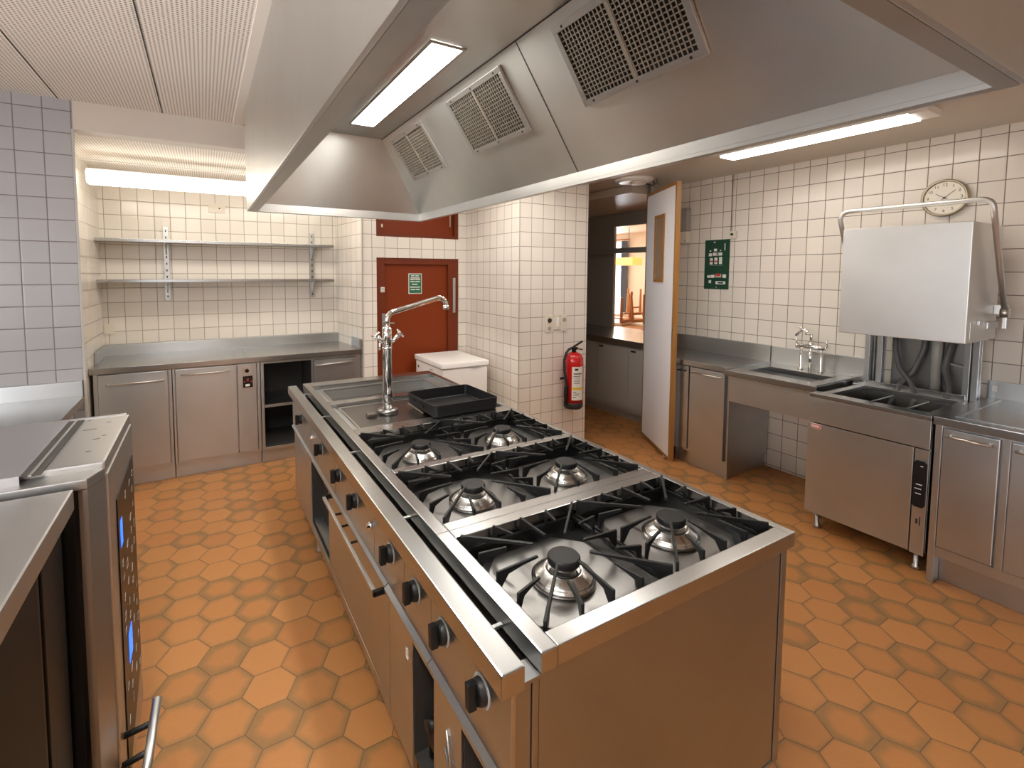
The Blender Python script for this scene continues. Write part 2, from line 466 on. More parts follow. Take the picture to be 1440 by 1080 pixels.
# ------------------------------------------------------------------ ALCOVE: cabinets, worktop, shelves, lamp
FY = 4.64
def cab_y(name, label, cat, x0, x1, group=None):
    t = thing(name, label, cat, ((x0 + x1) / 2, 5.0, 0), group)
    b = MB(); b.box(x0 + .002, x1 - .002, 4.69, 5.3, 0.001, .125, 0, .001)
    obj('plinth', b, 'steel', t)
    return t
t = cab_y('base_cabinet', 'steel base cabinet with one door, leftmost under the alcove worktop', 'cabinet', -.755, -.247, 'alcove base cabinets')
b = MB(); b.box(-.752, -.725, FY, 5.3, .126, .925); b.box(-.268, -.249, FY, 5.3, .126, .925); b.box(-.725, -.268, FY + .004, 5.3, .126, .150); b.box(-.725, -.268, FY + .03, 5.3, .15, .925)
obj('carcass', b, 'steel', t)
d = obj('door', MB().box(-.722, -.274, FY - .012, FY + .02, .153, .918, 0, .004), 'steel', t)
handle_bar('handle', d, (-.66, FY - .012, .845), (-.31, FY - .012, .845), (0, -.032, 0), .0055)
t = cab_y('refrigerated_cabinet', 'steel cooled cabinet with one door and a black temperature control, middle of the alcove', 'cabinet', -.245, .408, 'alcove base cabinets')
b = MB(); b.box(-.243, -.226, FY, 5.3, .126, .925); b.box(.382, .406, FY, 5.3, .126, .925); b.box(-.226, .382, FY + .004, 5.3, .126, .145); b.box(-.226, .382, FY + .03, 5.3, .145, .925)
obj('carcass', b, 'steel', t)
d = obj('door', MB().box(-.222, .222, FY - .012, FY + .02, .148, .918, 0, .004), 'steel', t)
handle_bar('handle', d, (-.172, FY - .012, .875), (.166, FY - .012, .875), (0, -.032, 0), .0055)
f = obj('control_strip', MB().box(.229, .376, FY - .008, FY + .02, .148, .918, 0, .003), 'steel', t)
b = MB(); b.box(.258, .352, FY - .011, FY - .008, .705, .898, 0, .001); obj('control_plate', b, 'bright', f)
b = MB(); b.box(.268, .345, FY - .014, FY - .0115, .712, .812, 0, .001); b.lathe([(.0, -.006), (.016, -.006), (.017, 0)], (.302, FY - .0125, .858), 'y', 20)
obj('display', b, 'black', f)
b = MB()
for i, (cx, cz, w, h) in enumerate(((.306, .785, .018, .008), (.306, .770, .016, .007), (.280, .763, .008, .012), (.334, .763, .009, .010))): b.box(cx - w / 2, cx + w / 2, FY - .0152, FY - .0142, cz - h / 2, cz + h / 2, 0, 0)
b.box(.288, .322, FY - .0152, FY - .0142, .722, .742, 1, 0)
obj('button', b, ['redink', 'paper'], f, 'red and white buttons')
t = cab_y('base_cabinet', 'steel base cabinet with an open shelf compartment beside a closed door, right end of alcove', 'cabinet', .410, 1.30, 'alcove base cabinets')
b = MB(); b.box(.412, .436, FY, 5.3, .126, .925); b.box(.842, .858, FY + .005, 5.3, .126, .925); b.box(1.25, 1.297, FY, 5.25, .126, .925)
b.box(.436, 1.25, FY, 5.25, .126, .152); b.box(.436, 1.25, FY, 5.25, .905, .925); b.box(.436, 1.25, 5.22, 5.25, .15, .905, 1)
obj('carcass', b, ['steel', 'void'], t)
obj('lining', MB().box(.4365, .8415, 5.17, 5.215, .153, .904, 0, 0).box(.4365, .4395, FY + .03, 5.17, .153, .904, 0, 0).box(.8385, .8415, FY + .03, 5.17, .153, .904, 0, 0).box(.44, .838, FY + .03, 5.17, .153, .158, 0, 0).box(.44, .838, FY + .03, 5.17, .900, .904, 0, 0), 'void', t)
obj('shelf', MB().box(.441, .837, FY + .02, 5.165, .505, .53, 0, .002), 'steel', t)
d = obj('door', MB().box(.862, 1.247, FY - .012, FY + .02, .155, .90, 0, .004), 'steel', t)
handle_bar('handle', d, (.885, FY - .012, .855), (1.20, FY - .012, .87), (0, -.026, 0), .0055)
# worktop
t = thing('worktop', 'long stainless worktop with upstand, in the tiled alcove under two shelves', 'worktop', (.25, 5.0, .93))
b = MB(); b.box(-.772, 1.305, 4.62, 5.29, .927, .974, 0, .004)
o = obj('top', b, 'steel_top', t)
b = MB(); b.box(-.773, 1.245, 5.29, 5.345, .927, 1.067, 0, .004); b.box(1.285, 1.306, 4.625, 5.29, .9745, 1.067, 0, .003); b.prism([(-.772, 4.86), (-.772, 5.29), (-.755, 5.29), (-.755, 4.86)], .9745, 1.065)
obj('upstand', b, 'steel', t)
b = MB(); b.box(.296, .299, 4.63, 5.285, .9742, .9752, 0, 0); obj('seam', b, 'steel_dark', t)
# shelves and uprights
for z, lab in ((1.993, 'upper steel wall shelf over the alcove worktop, just below the long lamp'), (1.645, 'lower steel wall shelf over the alcove worktop')):
    t = thing('wall_shelf', lab, 'shelf', (.17, 5.22, z), 'alcove wall shelves')
    obj('board', MB().box(-.775, 1.165, 5.10, 5.325, z - .027, z, 0, .003), 'steel_top', t)
    for x in (-.29, .99):
        b = MB(); b.prism([(5.118, z - .028), (5.327, z - .028), (5.327, z - .125), (5.30, z - .125), (5.22, z - .05), (5.118, z - .04)], x - .004, x + .004, 'x')
        obj('bracket', b, 'steel', t)
for x, lab in ((-.29, 'left slotted steel upright carrying the two alcove shelves'), (.99, 'right slotted steel upright carrying the two alcove shelves')):
    b = MB(); b.box(x - .021, x + .021, 5.3285, 5.352, 1.45, 2.12, 0, .002)
    for k in range(11): b.box(x - .005, x + .005, 5.3270, 5.3295, 1.475 + k * .06, 1.495 + k * .06, 1, 0)
    o = obj('shelf_upright', b, ['alu', 'ink']); tag(o, lab, 'bracket', 'alcove shelf uprights')
t = thing('fluorescent_lamp', 'long glowing fluorescent lamp high on the alcove back, above the upper shelf', 'lamp', (.2, 4.49, 2.45))
obj('housing', MB().box(-.70, 1.20, 4.42, 4.56, 2.423, 2.445, 0, .004).box(.45, .51, 4.46, 4.52, 2.445, 2.5595, 0, 0).box(.9, .96, 4.46, 4.52, 2.445, 2.5595, 0, 0).tube([(-.72, 4.40, 2.497), (1.2, 4.40, 2.497)], .005, 8), 'white', t)
b = MB(); b.prism([(4.405, 2.4225), (4.575, 2.4225), (4.565, 2.362), (4.54, 2.345), (4.44, 2.345), (4.415, 2.362)], -.70, 1.19, 'x')
obj('diffuser', b, 'lamp_alcove', t)
t = thing('socket_box', 'small ivory cover plate on the alcove tiles above the upper shelf', 'socket', (.155, 5.35, 2.32))
obj('plate', MB().box(.06, .20, 5.345, 5.353, 2.275, 2.365, 0, .002), 'plastic', t); obj('screw', MB().lathe([(.006, -.004), (.007, 0)], (.15, 5.345, 2.32), 'y', 12), 'ink', t)
t = thing('power_socket', 'ivory power socket with a short cable in the left corner of the alcove', 'socket', (-.77, 5.35, 1.2))
obj('plate', MB().box(-.774, -.70, 5.340, 5.353, 1.16, 1.25, 0, .003), 'plastic', t)
obj('cable', MB().tube([(-.755, 5.335, 1.165), (-.760, 5.33, 1.13), (-.757, 5.33, 1.09), (-.75, 5.332, 1.071)], .004), 'plastic', t)

# ------------------------------------------------------------------ FREEZER
t = thing('chest_freezer', 'white chest freezer with closed lid in front of the red door', 'freezer', (2.08, 4.24, 0))
x0, x1, y0, y1 = 1.835, 2.325, 3.925, 4.585
obj('body', MB().box(x0 + .012, x1 - .012, y0 + .012, y1 - .01, .03, .835, 0, .012), 'white', t)
l = obj('lid', MB().box(x0, x1, y0, y1, .843, .89, 0, .012), 'white', t)
obj('lid_handle', MB().box(2.145, 2.215, y0 - .008, y0 + .004, .836, .850, 0, .003), 'greyplastic', l)
obj('seal', MB().box(x0 + .006, x1 - .006, y0 + .006, y1 - .006, .835, .843, 0, .001), 'greyplastic', t)
for px in (x0 + .07, x1 - .07):
    for py in (y0 + .07, y1 - .07): obj('foot', MB().lathe([(.02, .0), (.02, .03)], (px, py, .0005), 'z', 14), 'rubber', t)
obj('lock', MB().box(x0 + .0085, x0 + .0125, 4.50, 4.52, .765, .79, 0, .001), 'ink', t); obj('brand_plate', MB().box(x0 + .0085, x0 + .0125, 4.16, 4.22, .79, .80, 0, .001), 'greyplastic', t)

# ------------------------------------------------------------------ things on the right pier
t = thing('fire_extinguisher', 'red fire extinguisher with black hose hanging on the tiled pier', 'fire extinguisher', (3.01, 3.51, .45))
cx, cy = 3.012, 3.510
obj('cylinder', MB().lathe([(.0, .905), (.028, .905), (.03, .89), (.055, .875), (.078, .85), (.087, .82), (.087, .44)], (cx, cy, 0), 'z', 40).bm and MB().lathe([(.026, .972), (.05, .962), (.072, .945), (.085, .915), (.0875, .88), (.0875, .50)], (cx, cy, 0), 'z', 40), 'extred', t)
obj('base_ring', MB().lathe([(.088, .4995), (.090, .49), (.090, .455), (.080, .440), (.0, .440)], (cx, cy, 0), 'z', 40), 'rubber', t)
b = MB(); b.lathe([(.02, .972), (.022, 1.0), (.018, 1.02)], (cx, cy, 0), 'z', 18); b.box(cx - .03, cx + .03, cy - .02, cy + .02, .995, 1.02, 0, .004)
va = obj('valve', b, 'black', t)
b = MB(); b.bar((cx - .01, cy, 1.02), (cx + .085, cy - .02, 1.072), .022, .012); b.bar((cx - .01, cy, 1.012), (cx + .085, cy - .02, 0.992), .02, .01)
obj('squeeze_handle', b, 'black', va)
b = MB(); b.tube([(cx - .03, cy, 1.01), (cx - .07, cy - .01, 1.005), (cx - .105, cy - .012, .97), (cx - .125, cy - .012, .90), (cx - .12, cy - .012, .80), (cx - .10, cy - .012, .70), (cx - .095, cy - .012, .66)], .011, 12)
h = obj('hose', b, 'rubber', t)
b = MB(); b.lathe([(.014, .67), (.02, .655), (.022, .56), (.016, .535), (.014, .48)], (cx - .098, cy - .012, 0), 'z', 18); obj('nozzle', b, 'black', h)
def cyl_patch(r, a0, a1, z0, z1, n=14, th=.0012):
    m = MB(); t_ = bmesh.new(); rows = []
    for i in range(n + 1):
        a = R(a0 - 42 + (a1 - a0) * i / n)
        rows.append([t_.verts.new((cx + rr * math.sin(a), cy - rr * math.cos(a), z)) for rr, z in ((r, z0), (r, z1), (r + th, z1), (r + th, z0))])
    for p, q in zip(rows, rows[1:]):
        for k in range(4): t_.faces.new((p[k], q[k], q[(k + 1) % 4], p[(k + 1) % 4]))
    t_.faces.new(rows[0]); t_.faces.new(rows[-1][::-1])
    bmesh.ops.recalc_face_normals(t_, faces=t_.faces[:])
    me = bpy.data.meshes.new('tmp'); t_.to_mesh(me); t_.free(); m.bm.from_mesh(me); return m
lb = obj('label_sheet', cyl_patch(.0877, -8, 70, .53, .845), 'paper', t)
obj('yellow_band', cyl_patch(.0890, -8, 70, .628, .650), 'yellow', lb)
b = cyl_patch(.0890, 2, 55, .775, .785)
for z0, z1, a0, a1 in ((.755, .76, 0, 48), (.74, .744, 0, 42), (.722, .726, 4, 46), (.705, .709, 2, 40), (.688, .692, 4, 44), (.606, .612, 0, 20), (.59, .594, 2, 40), (.575, .579, 2, 36), (.555, .562, 0, 16), (.81, .83, 8, 30)):
    k = cyl_patch(.0890, a0, a1, z0, z1); k.bm.to_mesh(me := bpy.data.meshes.new('tmp')); k.bm.free(); b.bm.from_mesh(me); bpy.data.meshes.remove(me)
obj('label_print', b, 'ink', lb)
b = MB(); b.box(cx - .02, cx + .02, cy + .087, 3.6045, .50, .92, 0, .003); b.box(cx - .09, cx + .09, cy + .088, cy + .0935, .70, .72, 0, .001); b.box(cx - .012, cx + .004, cy + .06, cy + .093, .415, .439, 0, .002)
obj('wall_bracket', b, 'rubber', t)
for x0, x1, lab, dark in ((2.735, 2.825, 'double wall socket with a dark upper outlet, left of three on the tiled pier', 1), (2.925, 2.985, 'single wall socket, right of three on the tiled pier', 0)):
    t = thing('wall_socket', lab, 'socket', ((x0 + x1) / 2, 3.6, 1.25), 'sockets on the pier')
    obj('plate', MB().box(x0, x1, 3.590, 3.6045, 1.165, 1.32, 0, .004), 'plastic', t)
    xc = (x0 + x1) / 2
    obj('outlet', MB().lathe([(.0, -.006), (.022, -.006), (.022, 0)], (xc, 3.5895, 1.275), 'y', 20), 'ink' if dark else 'greyplastic', t)
    if dark: obj('outlet', MB().lathe([(.0, -.004), (.018, -.004), (.018, 0)], (xc, 3.5895, 1.20), 'y', 20), 'greyplastic', t)
t = thing('light_switch', 'narrow ivory rocker switch between the two wall sockets on the pier', 'switch', (2.875, 3.6, 1.25), 'sockets on the pier')
obj('plate', MB().box(2.855, 2.895, 3.590, 3.6045, 1.185, 1.33, 0, .004), 'plastic', t); obj('rocker', MB().box(2.866, 2.884, 3.584, 3.5895, 1.215, 1.30, 0, .002), 'white', t)

# ------------------------------------------------------------------ signs on the red door and poster on the right wall
t = thing('notice_sign', 'green notice with white lettering on the red door', 'sign', (1.875, 4.665, 1.6))
obj('sheet', MB().box(1.805, 1.950, 4.6625, 4.6668, 1.497, 1.705, 0, .001), 'paper', t)
obj('green_field', MB().box(1.812, 1.943, 4.6608, 4.6624, 1.505, 1.697, 0, 0), 'green', t)
b = MB()
for z, s in ((1.682, ((-.045, -.008), (.002, .040))), (1.660, ((-.05, .05),)), (1.643, ((-.055, -.01), (-.004, .055))), (1.622, ((-.052, -.008), (0, .052))), (1.595, ((-.035, .025),)), (1.566, ((-.055, .055),)), (1.541, ((-.05, .0), (.006, .05)))):
    for a, c in s: b.box(1.877 + a, 1.877 + c, 4.6596, 4.6607, z - .005, z + .005, 0, 0)
obj('lettering', b, 'paper', t)
t = thing('door_label', 'small white label on the left jamb of the red door frame', 'sign', (1.53, 4.63, 1.54))
obj('sheet', MB().box(1.502, 1.542, 4.6285, 4.6312, 1.52, 1.57, 0, .0005), 'paper', t)
b = MB(); [b.box(1.507, 1.537, 4.6274, 4.6284, z, z + .004, 0, 0) for z in (1.53, 1.542, 1.554)]; obj('lettering', b, 'ink', t)
t = thing('poster', 'dark green poster with small white and red pictures on the right tiled wall', 'poster', (4.32, 2.96, 1.8))
obj('board', MB().box(4.318, 4.3245, 2.834, 3.093, 1.567, 2.045, 0, .001), 'green_dark', t)
def pb(b, y0, y1, z0, z1, mi=0): b.box(4.3166, 4.3179, y0, y1, z0, z1, mi, 0)
b = MB()
Y = lambda u: 3.093 - u * .259
Z = lambda v: 2.045 - v * .478
for u0, u1, v0, v1, mi in ((.36, .43, .04, .06, 0), (.38, .50, .18, .23, 0), (.20, .26, .21, .235, 0), (.62, .67, .21, .23, 0), (.17, .30, .27, .33, 0), (.34, .72, .26, .32, 0), (.48, .58, .27, .31, 0), (.22, .34, .37, .50, 0), (.41, .53, .36, .49, 0), (.60, .72, .35, .49, 0), (.23, .34, .42, .45, 1), (.42, .53, .42, .45, 1), (.13, .26, .72, .77, 0), (.28, .43, .71, .77, 0), (.47, .70, .69, .76, 0), (.48, .68, .685, .74, 1), (.76, .90, .70, .77, 0), (.20, .30, .82, .88, 0), (.49, .88, .84, .90, 0), (.58, .80, .855, .885, 2), (.20, .75, .515, .518, 0), (.80, .84, .08, .22, 3), (.50, .54, .955, .97, 3)):
    if mi: b.box(4.3155, 4.3165, Y(u0), Y(u1), Z(v1), Z(v0), mi, 0)
    else: pb(b, Y(u1), Y(u0), Z(v1), Z(v0), mi)
obj('print', b, ['paper', 'redink', 'ink', 'icon'], t, 'small white, red and black pictures')

# ------------------------------------------------------------------ CLOCK
t = thing('wall_clock', 'round wall clock with cream face and brass rim above the dishwasher', 'clock', (4.3, 1.30, 2.228))
c0 = (4.3245, 1.302, 2.228)
obj('rim', MB().lathe([(.0, 0), (.120, 0), (.124, -.012), (.122, -.034), (.114, -.040), (.107, -.036), (.106, -.026), (.0, -.026)], c0, 'x', 48), 'brass', t)
obj('face', MB().lathe([(.0, -.0265), (.1055, -.0265), (.1055, -.0275), (.0, -.0275)], c0, 'x', 48), 'face', t)
xf = 4.3245 - .0282
b = MB()
basis = Matrix((Vector((0, -1, 0)), Vector((0, 0, 1)), Vector((-1, 0, 0)))).transposed().to_4x4()
for k in range(1, 13):
    a = R(90 - 30 * k); me = text_mesh(str(k), .027)
    m = basis.copy(); m.translation = Vector((xf, 1.302 - math.cos(a) * .086, 2.228 + math.sin(a) * .086)); b.mesh(me, m); bpy.data.meshes.remove(me)
obj('numerals', b, 'ink', t)
def hand(name, ang, l, w, dx):
    a = R(90 - ang); dy, dz = -math.cos(a), math.sin(a); b = MB()
    b.bar((xf - dx, 1.302 - dy * .02, 2.228 - dz * .02), (xf - dx, 1.302 + dy * l, 2.228 + dz * l), w, .0015); obj(name, b, 'ink', t)
hand('hour_hand', 304, .055, .006, .002); hand('minute_hand', 49, .072, .0035, .004)
obj('hub', MB().lathe([(.006, 0), (.006, -.008), (.0, -.008)], (xf, 1.302, 2.228), 'x', 16), 'ink', t)

# small boxes, pull cord on right wall
t = thing('wall_box', 'grey distribution box high on the right wall beside the open door', 'box', (4.31, 3.33, 2.26)); obj('casing', MB().box(4.255, 4.3245, 3.27, 3.39, 2.15, 2.385, 0, .006), 'greyplastic', t); obj('cover_screw', MB().lathe([(.006, -.003), (.007, 0)], (4.2555, 3.285, 2.36), 'x', 10), 'ink', t)
t = thing('wall_box', 'beige box directly under the grey distribution box on the right wall', 'box', (4.31, 3.33, 2.09)); obj('casing', MB().box(4.265, 4.3245, 3.275, 3.385, 2.035, 2.147, 0, .006), 'plastic', t); obj('cover_screw', MB().lathe([(.005, -.003), (.006, 0)], (4.2655, 3.29, 2.05), 'x', 10), 'ink', t)
t = thing('pull_switch', 'ivory switch with two thin cables running to the ceiling above the poster', 'switch', (4.31, 2.80, 2.1))
obj('casing', MB().box(4.295, 4.3245, 2.765, 2.825, 2.045, 2.115, 0, .004), 'plastic', t)
for yy in (2.828, 2.812):
    obj('cable', MB().tube([(4.319, yy, 2.643), (4.319, yy, 2.112)], .0028, 8), 'ink' if yy > 2.82 else 'plastic', t)
obj('toggle', MB().lathe([(.010, -.014), (.012, 0)], (4.295, 2.80, 2.085), 'x', 14), 'ink', t)

# ------------------------------------------------------------------ RIGHT SIDE lamp
t = thing('fluorescent_lamp', 'slim fluorescent ceiling lamp on the right, above the sink and dishwasher', 'lamp', (3.52, 1.75, 2.64))
obj('housing', MB().box(3.425, 3.615, 1.13, 2.365, 2.612, 2.643, 0, .003).box(3.425, 3.615, 1.13, 1.215, 2.606, 2.612, 0, .001), 'white', t)
obj('diffuser', MB().box(3.437, 3.603, 1.218, 2.36, 2.598, 2.612, 0, .004), 'lamp', t)

# ------------------------------------------------------------------ RIGHT SIDE cabinet, sink
t = thing('base_cabinet', 'steel base cabinet beside the open swing door, left of the scullery sink', 'cabinet', (4.0, 2.65, 0))
b = MB(); b.box(3.72, 4.30, 2.396, 2.410, .125, .90); b.box(3.72, 4.30, 2.93, 2.945, .125, .90); b.box(4.02, 4.30, 2.946, 3.40, .002, .90); b.box(3.72, 4.30, 2.410, 2.93, .125, .148); b.box(3.75, 4.30, 2.410, 2.93, .148, .90)
obj('carcass', b, 'steel', t)
obj('plinth', MB().box(3.755, 4.30, 2.42, 2.93, .001, .124, 0, .001).box(3.722, 3.755, 2.396, 2.42, .001, .124, 0, .002), 'steel', t)
d = obj('door', MB().box(3.706, 3.745, 2.43, 2.765, .153, .893, 0, .004), 'steel', t)
handle_bar('handle', d, (3.706, 2.46, .855), (3.706, 2.725, .855), (-.03, 0, 0), .005)
d = obj('door', MB().box(3.706, 3.745, 2.775, 2.93, .153, .893, 0, .004), 'steel', t); handle_bar('handle', d, (3.706, 2.80, .855), (3.706, 2.86, .855), (-.03, 0, 0), .005, 'black')
t = thing('worktop', 'short stainless worktop with upstand between the swing door and the sink', 'worktop', (4.0, 2.66, .93))
obj('top', MB().prism([(3.70, 2.40), (4.294, 2.40), (4.294, 3.42), (3.975, 3.42), (3.70, 2.945)], .903, .947, 'z', 0, .003), 'steel_top', t)
obj('upstand', MB().box(4.295, 4.3235, 2.40, 3.42, .903, 1.09, 0, .003), 'steel', t)
t = thing('sink_unit', 'stainless sink with deep front apron against the right wall', 'sink', (3.98, 2.04, .8))
X0, X1, Y0, Y1 = 3.63, 4.295, 1.705, 2.392
bx0, bx1, by0, by1 = 3.775, 4.105, 1.80, 2.285
b = MB()
b.box(X0, bx0, Y0, Y1, .897, .943, 0, .004); b.box(bx1, X1, Y0, Y1, .897, .943, 0, .004); b.box(bx0, bx1, Y0, by0, .897, .943, 0, .003); b.box(bx0, bx1, by1, Y1, .897, .943, 0, .003)
b.box(X0 + .004, X1, Y0, Y0 + .012, .943, .952, 0, .002); b.box(X0 + .004, X1, Y1 - .012, Y1, .943, .952, 0, .002)
obj('top', b, 'steel_top', t)
def basin(name, x0, x1, y0, y1, zt, zb, parent, m='steel', th=.006):
    b = MB()
    b.box(x0, x1, y0, y1, zb - th, zb, 0, 0); b.box(x0 - th, x0, y0 - th, y1 + th, zb - th, zt, 0, 0); b.box(x1, x1 + th, y0 - th, y1 + th, zb - th, zt, 0, 0)
    b.box(x0, x1, y0 - th, y0, zb - th, zt, 0, 0); b.box(x0, x1, y1, y1 + th, zb - th, zt, 0, 0)
    o = obj(name, b, m, parent)
    obj('drain', MB().lathe([(.0, .003), (.025, .003), (.032, .0)], ((x0 + x1) / 2, (y0 + y1) / 2, zb + .0005), 'z', 24), 'chrome', o)
    return o
basin('basin', bx0, bx1, by0, by1, .896, .70, t)
obj('apron', MB().box(3.652, 3.668, 1.71, 2.36, .69, .896, 0, .003), 'steel', t)
obj('upstand', MB().box(4.295, 4.3235, 1.69, 2.392, .90, 1.085, 0, .003), 'steel', t)
b = MB(); b.box(3.68, 4.30, 1.70, 1.715, .02, .896, 0, .002); obj('side_panel', b, 'steel', t)
t = thing('mixer_tap', 'chrome two-lever mixer tap standing behind the scullery sink', 'tap', (4.2, 2.03, .943))
b = MB(); xx = 4.2
for y in (2.10, 1.95): b.lathe([(.02, .9435), (.02, .953), (.010, .957), (.010, 1.135)], (xx, y, 0), 'z', 18)
b.tube([(xx, 2.125, 1.135), (xx, 1.925, 1.135)], .020, 18); b.lathe([(.013, .9435), (.013, 1.13)], (xx, 2.03, 0), 'z', 16); b.lathe([(.022, 1.13), (.022, 1.165), (.014, 1.175)], (xx, 2.03, 0), 'z', 20)
obj('body', b, 'chrome', t)
b = MB(); p = [(xx, 2.03, 1.17), (xx, 2.03, 1.235)] + [tuple(v) for v in arc((xx, 2.05, 1.235), .02, 0, 80, 5, 'yz')] + [(xx, 2.12, 1.285)] + [tuple(v) for v in arc((xx, 2.122, 1.262), .024, 90, 180, 6, 'yz')] + [(xx, 2.146, 1.215)]
obj('spout', MB().tube(p, .011, 14), 'chrome', t)
for y in (2.125, 1.925):
    s = 1 if y > 2.03 else -1
    b = MB(); b.tube([(xx, y, 1.135), (xx, y + s * .012, 1.135)], .022, 16); b.tube([(xx, y + s * .01, 1.14), (xx - .01, y + s * .014, 1.205)], [.008, .006], 10)
    obj('lever', b, 'chrome', t)
t = thing('cable_hook', 'small chrome wire loop on the upstand between sink and dishwasher', 'hook', (4.29, 1.70, 1.0))
obj('loop', MB().tube(arc((4.283, 1.69, 1.0), .045, 90, 270, 10, 'yz'), .0045, 10).tube([(4.283, 1.69, .957), (4.294, 1.69, .957)], .004, 8).tube([(4.283, 1.69, 1.043), (4.294, 1.69, 1.043)], .004, 8), 'chrome', t)
t = thing('wall_pull_rod', 'thin dark hanging rod on the tiles left of the dishwasher hood', 'rod', (4.30, 1.765, 1.35)); obj('rod', MB().tube([(4.3, 1.765, 1.62), (4.3, 1.765, 1.30)], .004, 8), 'greyplastic', t); obj('grip', MB().lathe([(.004, 1.315), (.012, 1.30), (.012, 1.285), (.004, 1.28)], (4.3, 1.765, 0), 'z', 12), 'ink', t)
obj('mount', MB().box(4.297, 4.3245, 1.757, 1.773, 1.60, 1.625, 0, .001), 'greyplastic', t)

# ------------------------------------------------------------------ DISHWASHER
t = thing('dishwasher', 'hood-type steel dishwasher with its hood raised, against the right wall', 'dishwasher', (3.85, 1.36, 0))
FXD = 3.50
b = MB(); th = .02
b.box(FXD + .02, 4.20, 1.052, 1.075, .125, .895, 0, .002); b.box(FXD + .02, 4.20, 1.655, 1.685, .125, .895, 0, .002); b.box(4.17, 4.20, 1.075, 1.655, .125, .895, 0, 0); b.box(FXD + .02, 4.17, 1.075, 1.655, .125, .16, 0, 0)
obj('body', b, 'steel', t)
b = MB(); b.box(FXD, FXD + .10, 1.052, 1.685, .897, .924, 0, .004); b.box(4.09, 4.20, 1.052, 1.685, .897, .924, 0, .003); b.box(FXD + .1, 4.09, 1.052, 1.098, .897, .924, 0, .003); b.box(FXD + .1, 4.09, 1.600, 1.645, .897, .924, 0, .003); b.box(FXD + .10, 4.09, 1.645, 1.685, .88, .897, 1, 0)
b.box(4.13, 4.15, 1.09, 1.62, .924, .955, 0, .002)
obj('rim', b, ['steel_top', 'void'], t)
b = MB(); b.box(3.60, 4.09, 1.098, 1.60, .62, .63, 0, 0); b.box(3.594, 3.60, 1.098, 1.60, .62, .896, 0, 0); b.box(4.09, 4.096, 1.098, 1.6, .62, .896, 0, 0); b.box(3.60, 4.09, 1.092, 1.098, .62, .896, 0, 0); b.box(3.6, 4.09, 1.60, 1.606, .62, .896, 0, 0)
tub = obj('tub', b, 'steel_dark', t)
b = MB()
for y in (1.25, 1.44): b.tube([(3.602, y, .885), (4.088, y, .885)], .005, 8)
b.tube([(3.86, 1.10, .84), (3.86, 1.598, .84)], .006, 8)
b.tube([(3.72, 1.34, .80), (4.0, 1.34, .80)], .014, 10); b.lathe([(.03, .64), (.03, .82), (.012, .85)], (3.86, 1.34, 0), 'z', 16)
obj('rack_rail', b, 'alu', tub)
obj('upper_panel', MB().box(FXD, FXD + .02, 1.052, 1.685, .733, .8965, 0, .003), 'steel', t)
obj('door_panel', MB().box(FXD, FXD + .02, 1.122, 1.685, .118, .726, 0, .003), 'steel', t)
s_ = obj('control_column', MB().box(FXD + .002, FXD + .02, 1.053, 1.117, .112, .726, 0, .003), 'steel', t)
b = MB(); b.prism([(1.058, .405), (1.068, .392), (1.105, .392), (1.115, .405), (1.115, .648), (1.105, .660), (1.068, .660), (1.058, .648)], FXD - .012, FXD + .0015, 'x', 0, .002)
cp = obj('control_panel', b, 'black', s_)
b = MB()
for z, y0, y1 in ((.525, 1.072, 1.10), (.50, 1.075, 1.105), (.472, 1.075, 1.10), (.632, 1.072, 1.084)): b.box(FXD - .0132, FXD - .0122, y0, y1, z - .0025, z + .0025, 0, 0)
obj('indicator', b, 'paper', cp)
b = MB(); b.box(FXD + .0005, FXD + .0018, 1.070, 1.104, .20, .345, 0, 0); b.box(FXD - .0006, FXD + .0004, 1.074, 1.080, .285, .335, 1, 0); b.box(FXD - .0006, FXD + .0004, 1.086, 1.096, .29, .32, 1, 0)
obj('type_label', b, ['alu', 'ink'], s_)
b = MB(); b.box(FXD - .002, FXD - .0002, 1.605, 1.665, .692, .724, 0, .0005); b.box(FXD - .0032, FXD - .0021, 1.608, 1.662, .695, .721, 1, 0)
for k in range(6): b.box(FXD - .0042, FXD - .0033, 1.655 - k * .008, 1.6605 - k * .008, .701, .715, 0, 0)
obj('badge', b, ['paper', 'redink'], t, 'small red and white badge')
b = MB(); b.box(FXD - .0018, FXD - .0002, 1.575, 1.658, .848, .884, 0, .0006)
for k in range(5): b.box(FXD - .0030, FXD - .0019, 1.643 - k * .014, 1.652 - k * .014, .856, .876, 1, 0)
obj('name_plate', b, ['steel', 'alu'], t)
for x, y in ((3.56, 1.10), (3.56, 1.63), (4.12, 1.10), (4.12, 1.63)):
    obj('foot', MB().lathe([(.022, .0005), (.022, .02), (.014, .03), (.014, .125)], (x, y, 0), 'z', 16), 'alu', t)
for y0, y1 in ((1.535, 1.64), (1.04, 1.11)):
    b = MB(); b.box(4.14, 4.17, y0, y0 + .03, .925, 2.0, 0, .002); b.box(4.14, 4.17, y1 - .03, y1, .925, 2.0, 0, .002); b.box(4.185, 4.20, y0, y1, .925, 2.0, 0, .002); b.tube([(4.16, (y0 + y1) / 2, .93), (4.16, (y0 + y1) / 2, 1.9)], .009, 10)
    obj('post', b, 'steel', t)
obj('back_panel', MB().box(4.285, 4.292, 1.115, 1.53, .93, 1.95, 0, .001), 'steel_dark', t)
hx0, hx1, hy0, hy1, hz0, hz1 = 3.65, 4.135, .978, 1.60, 1.332, 2.010
b = MB()
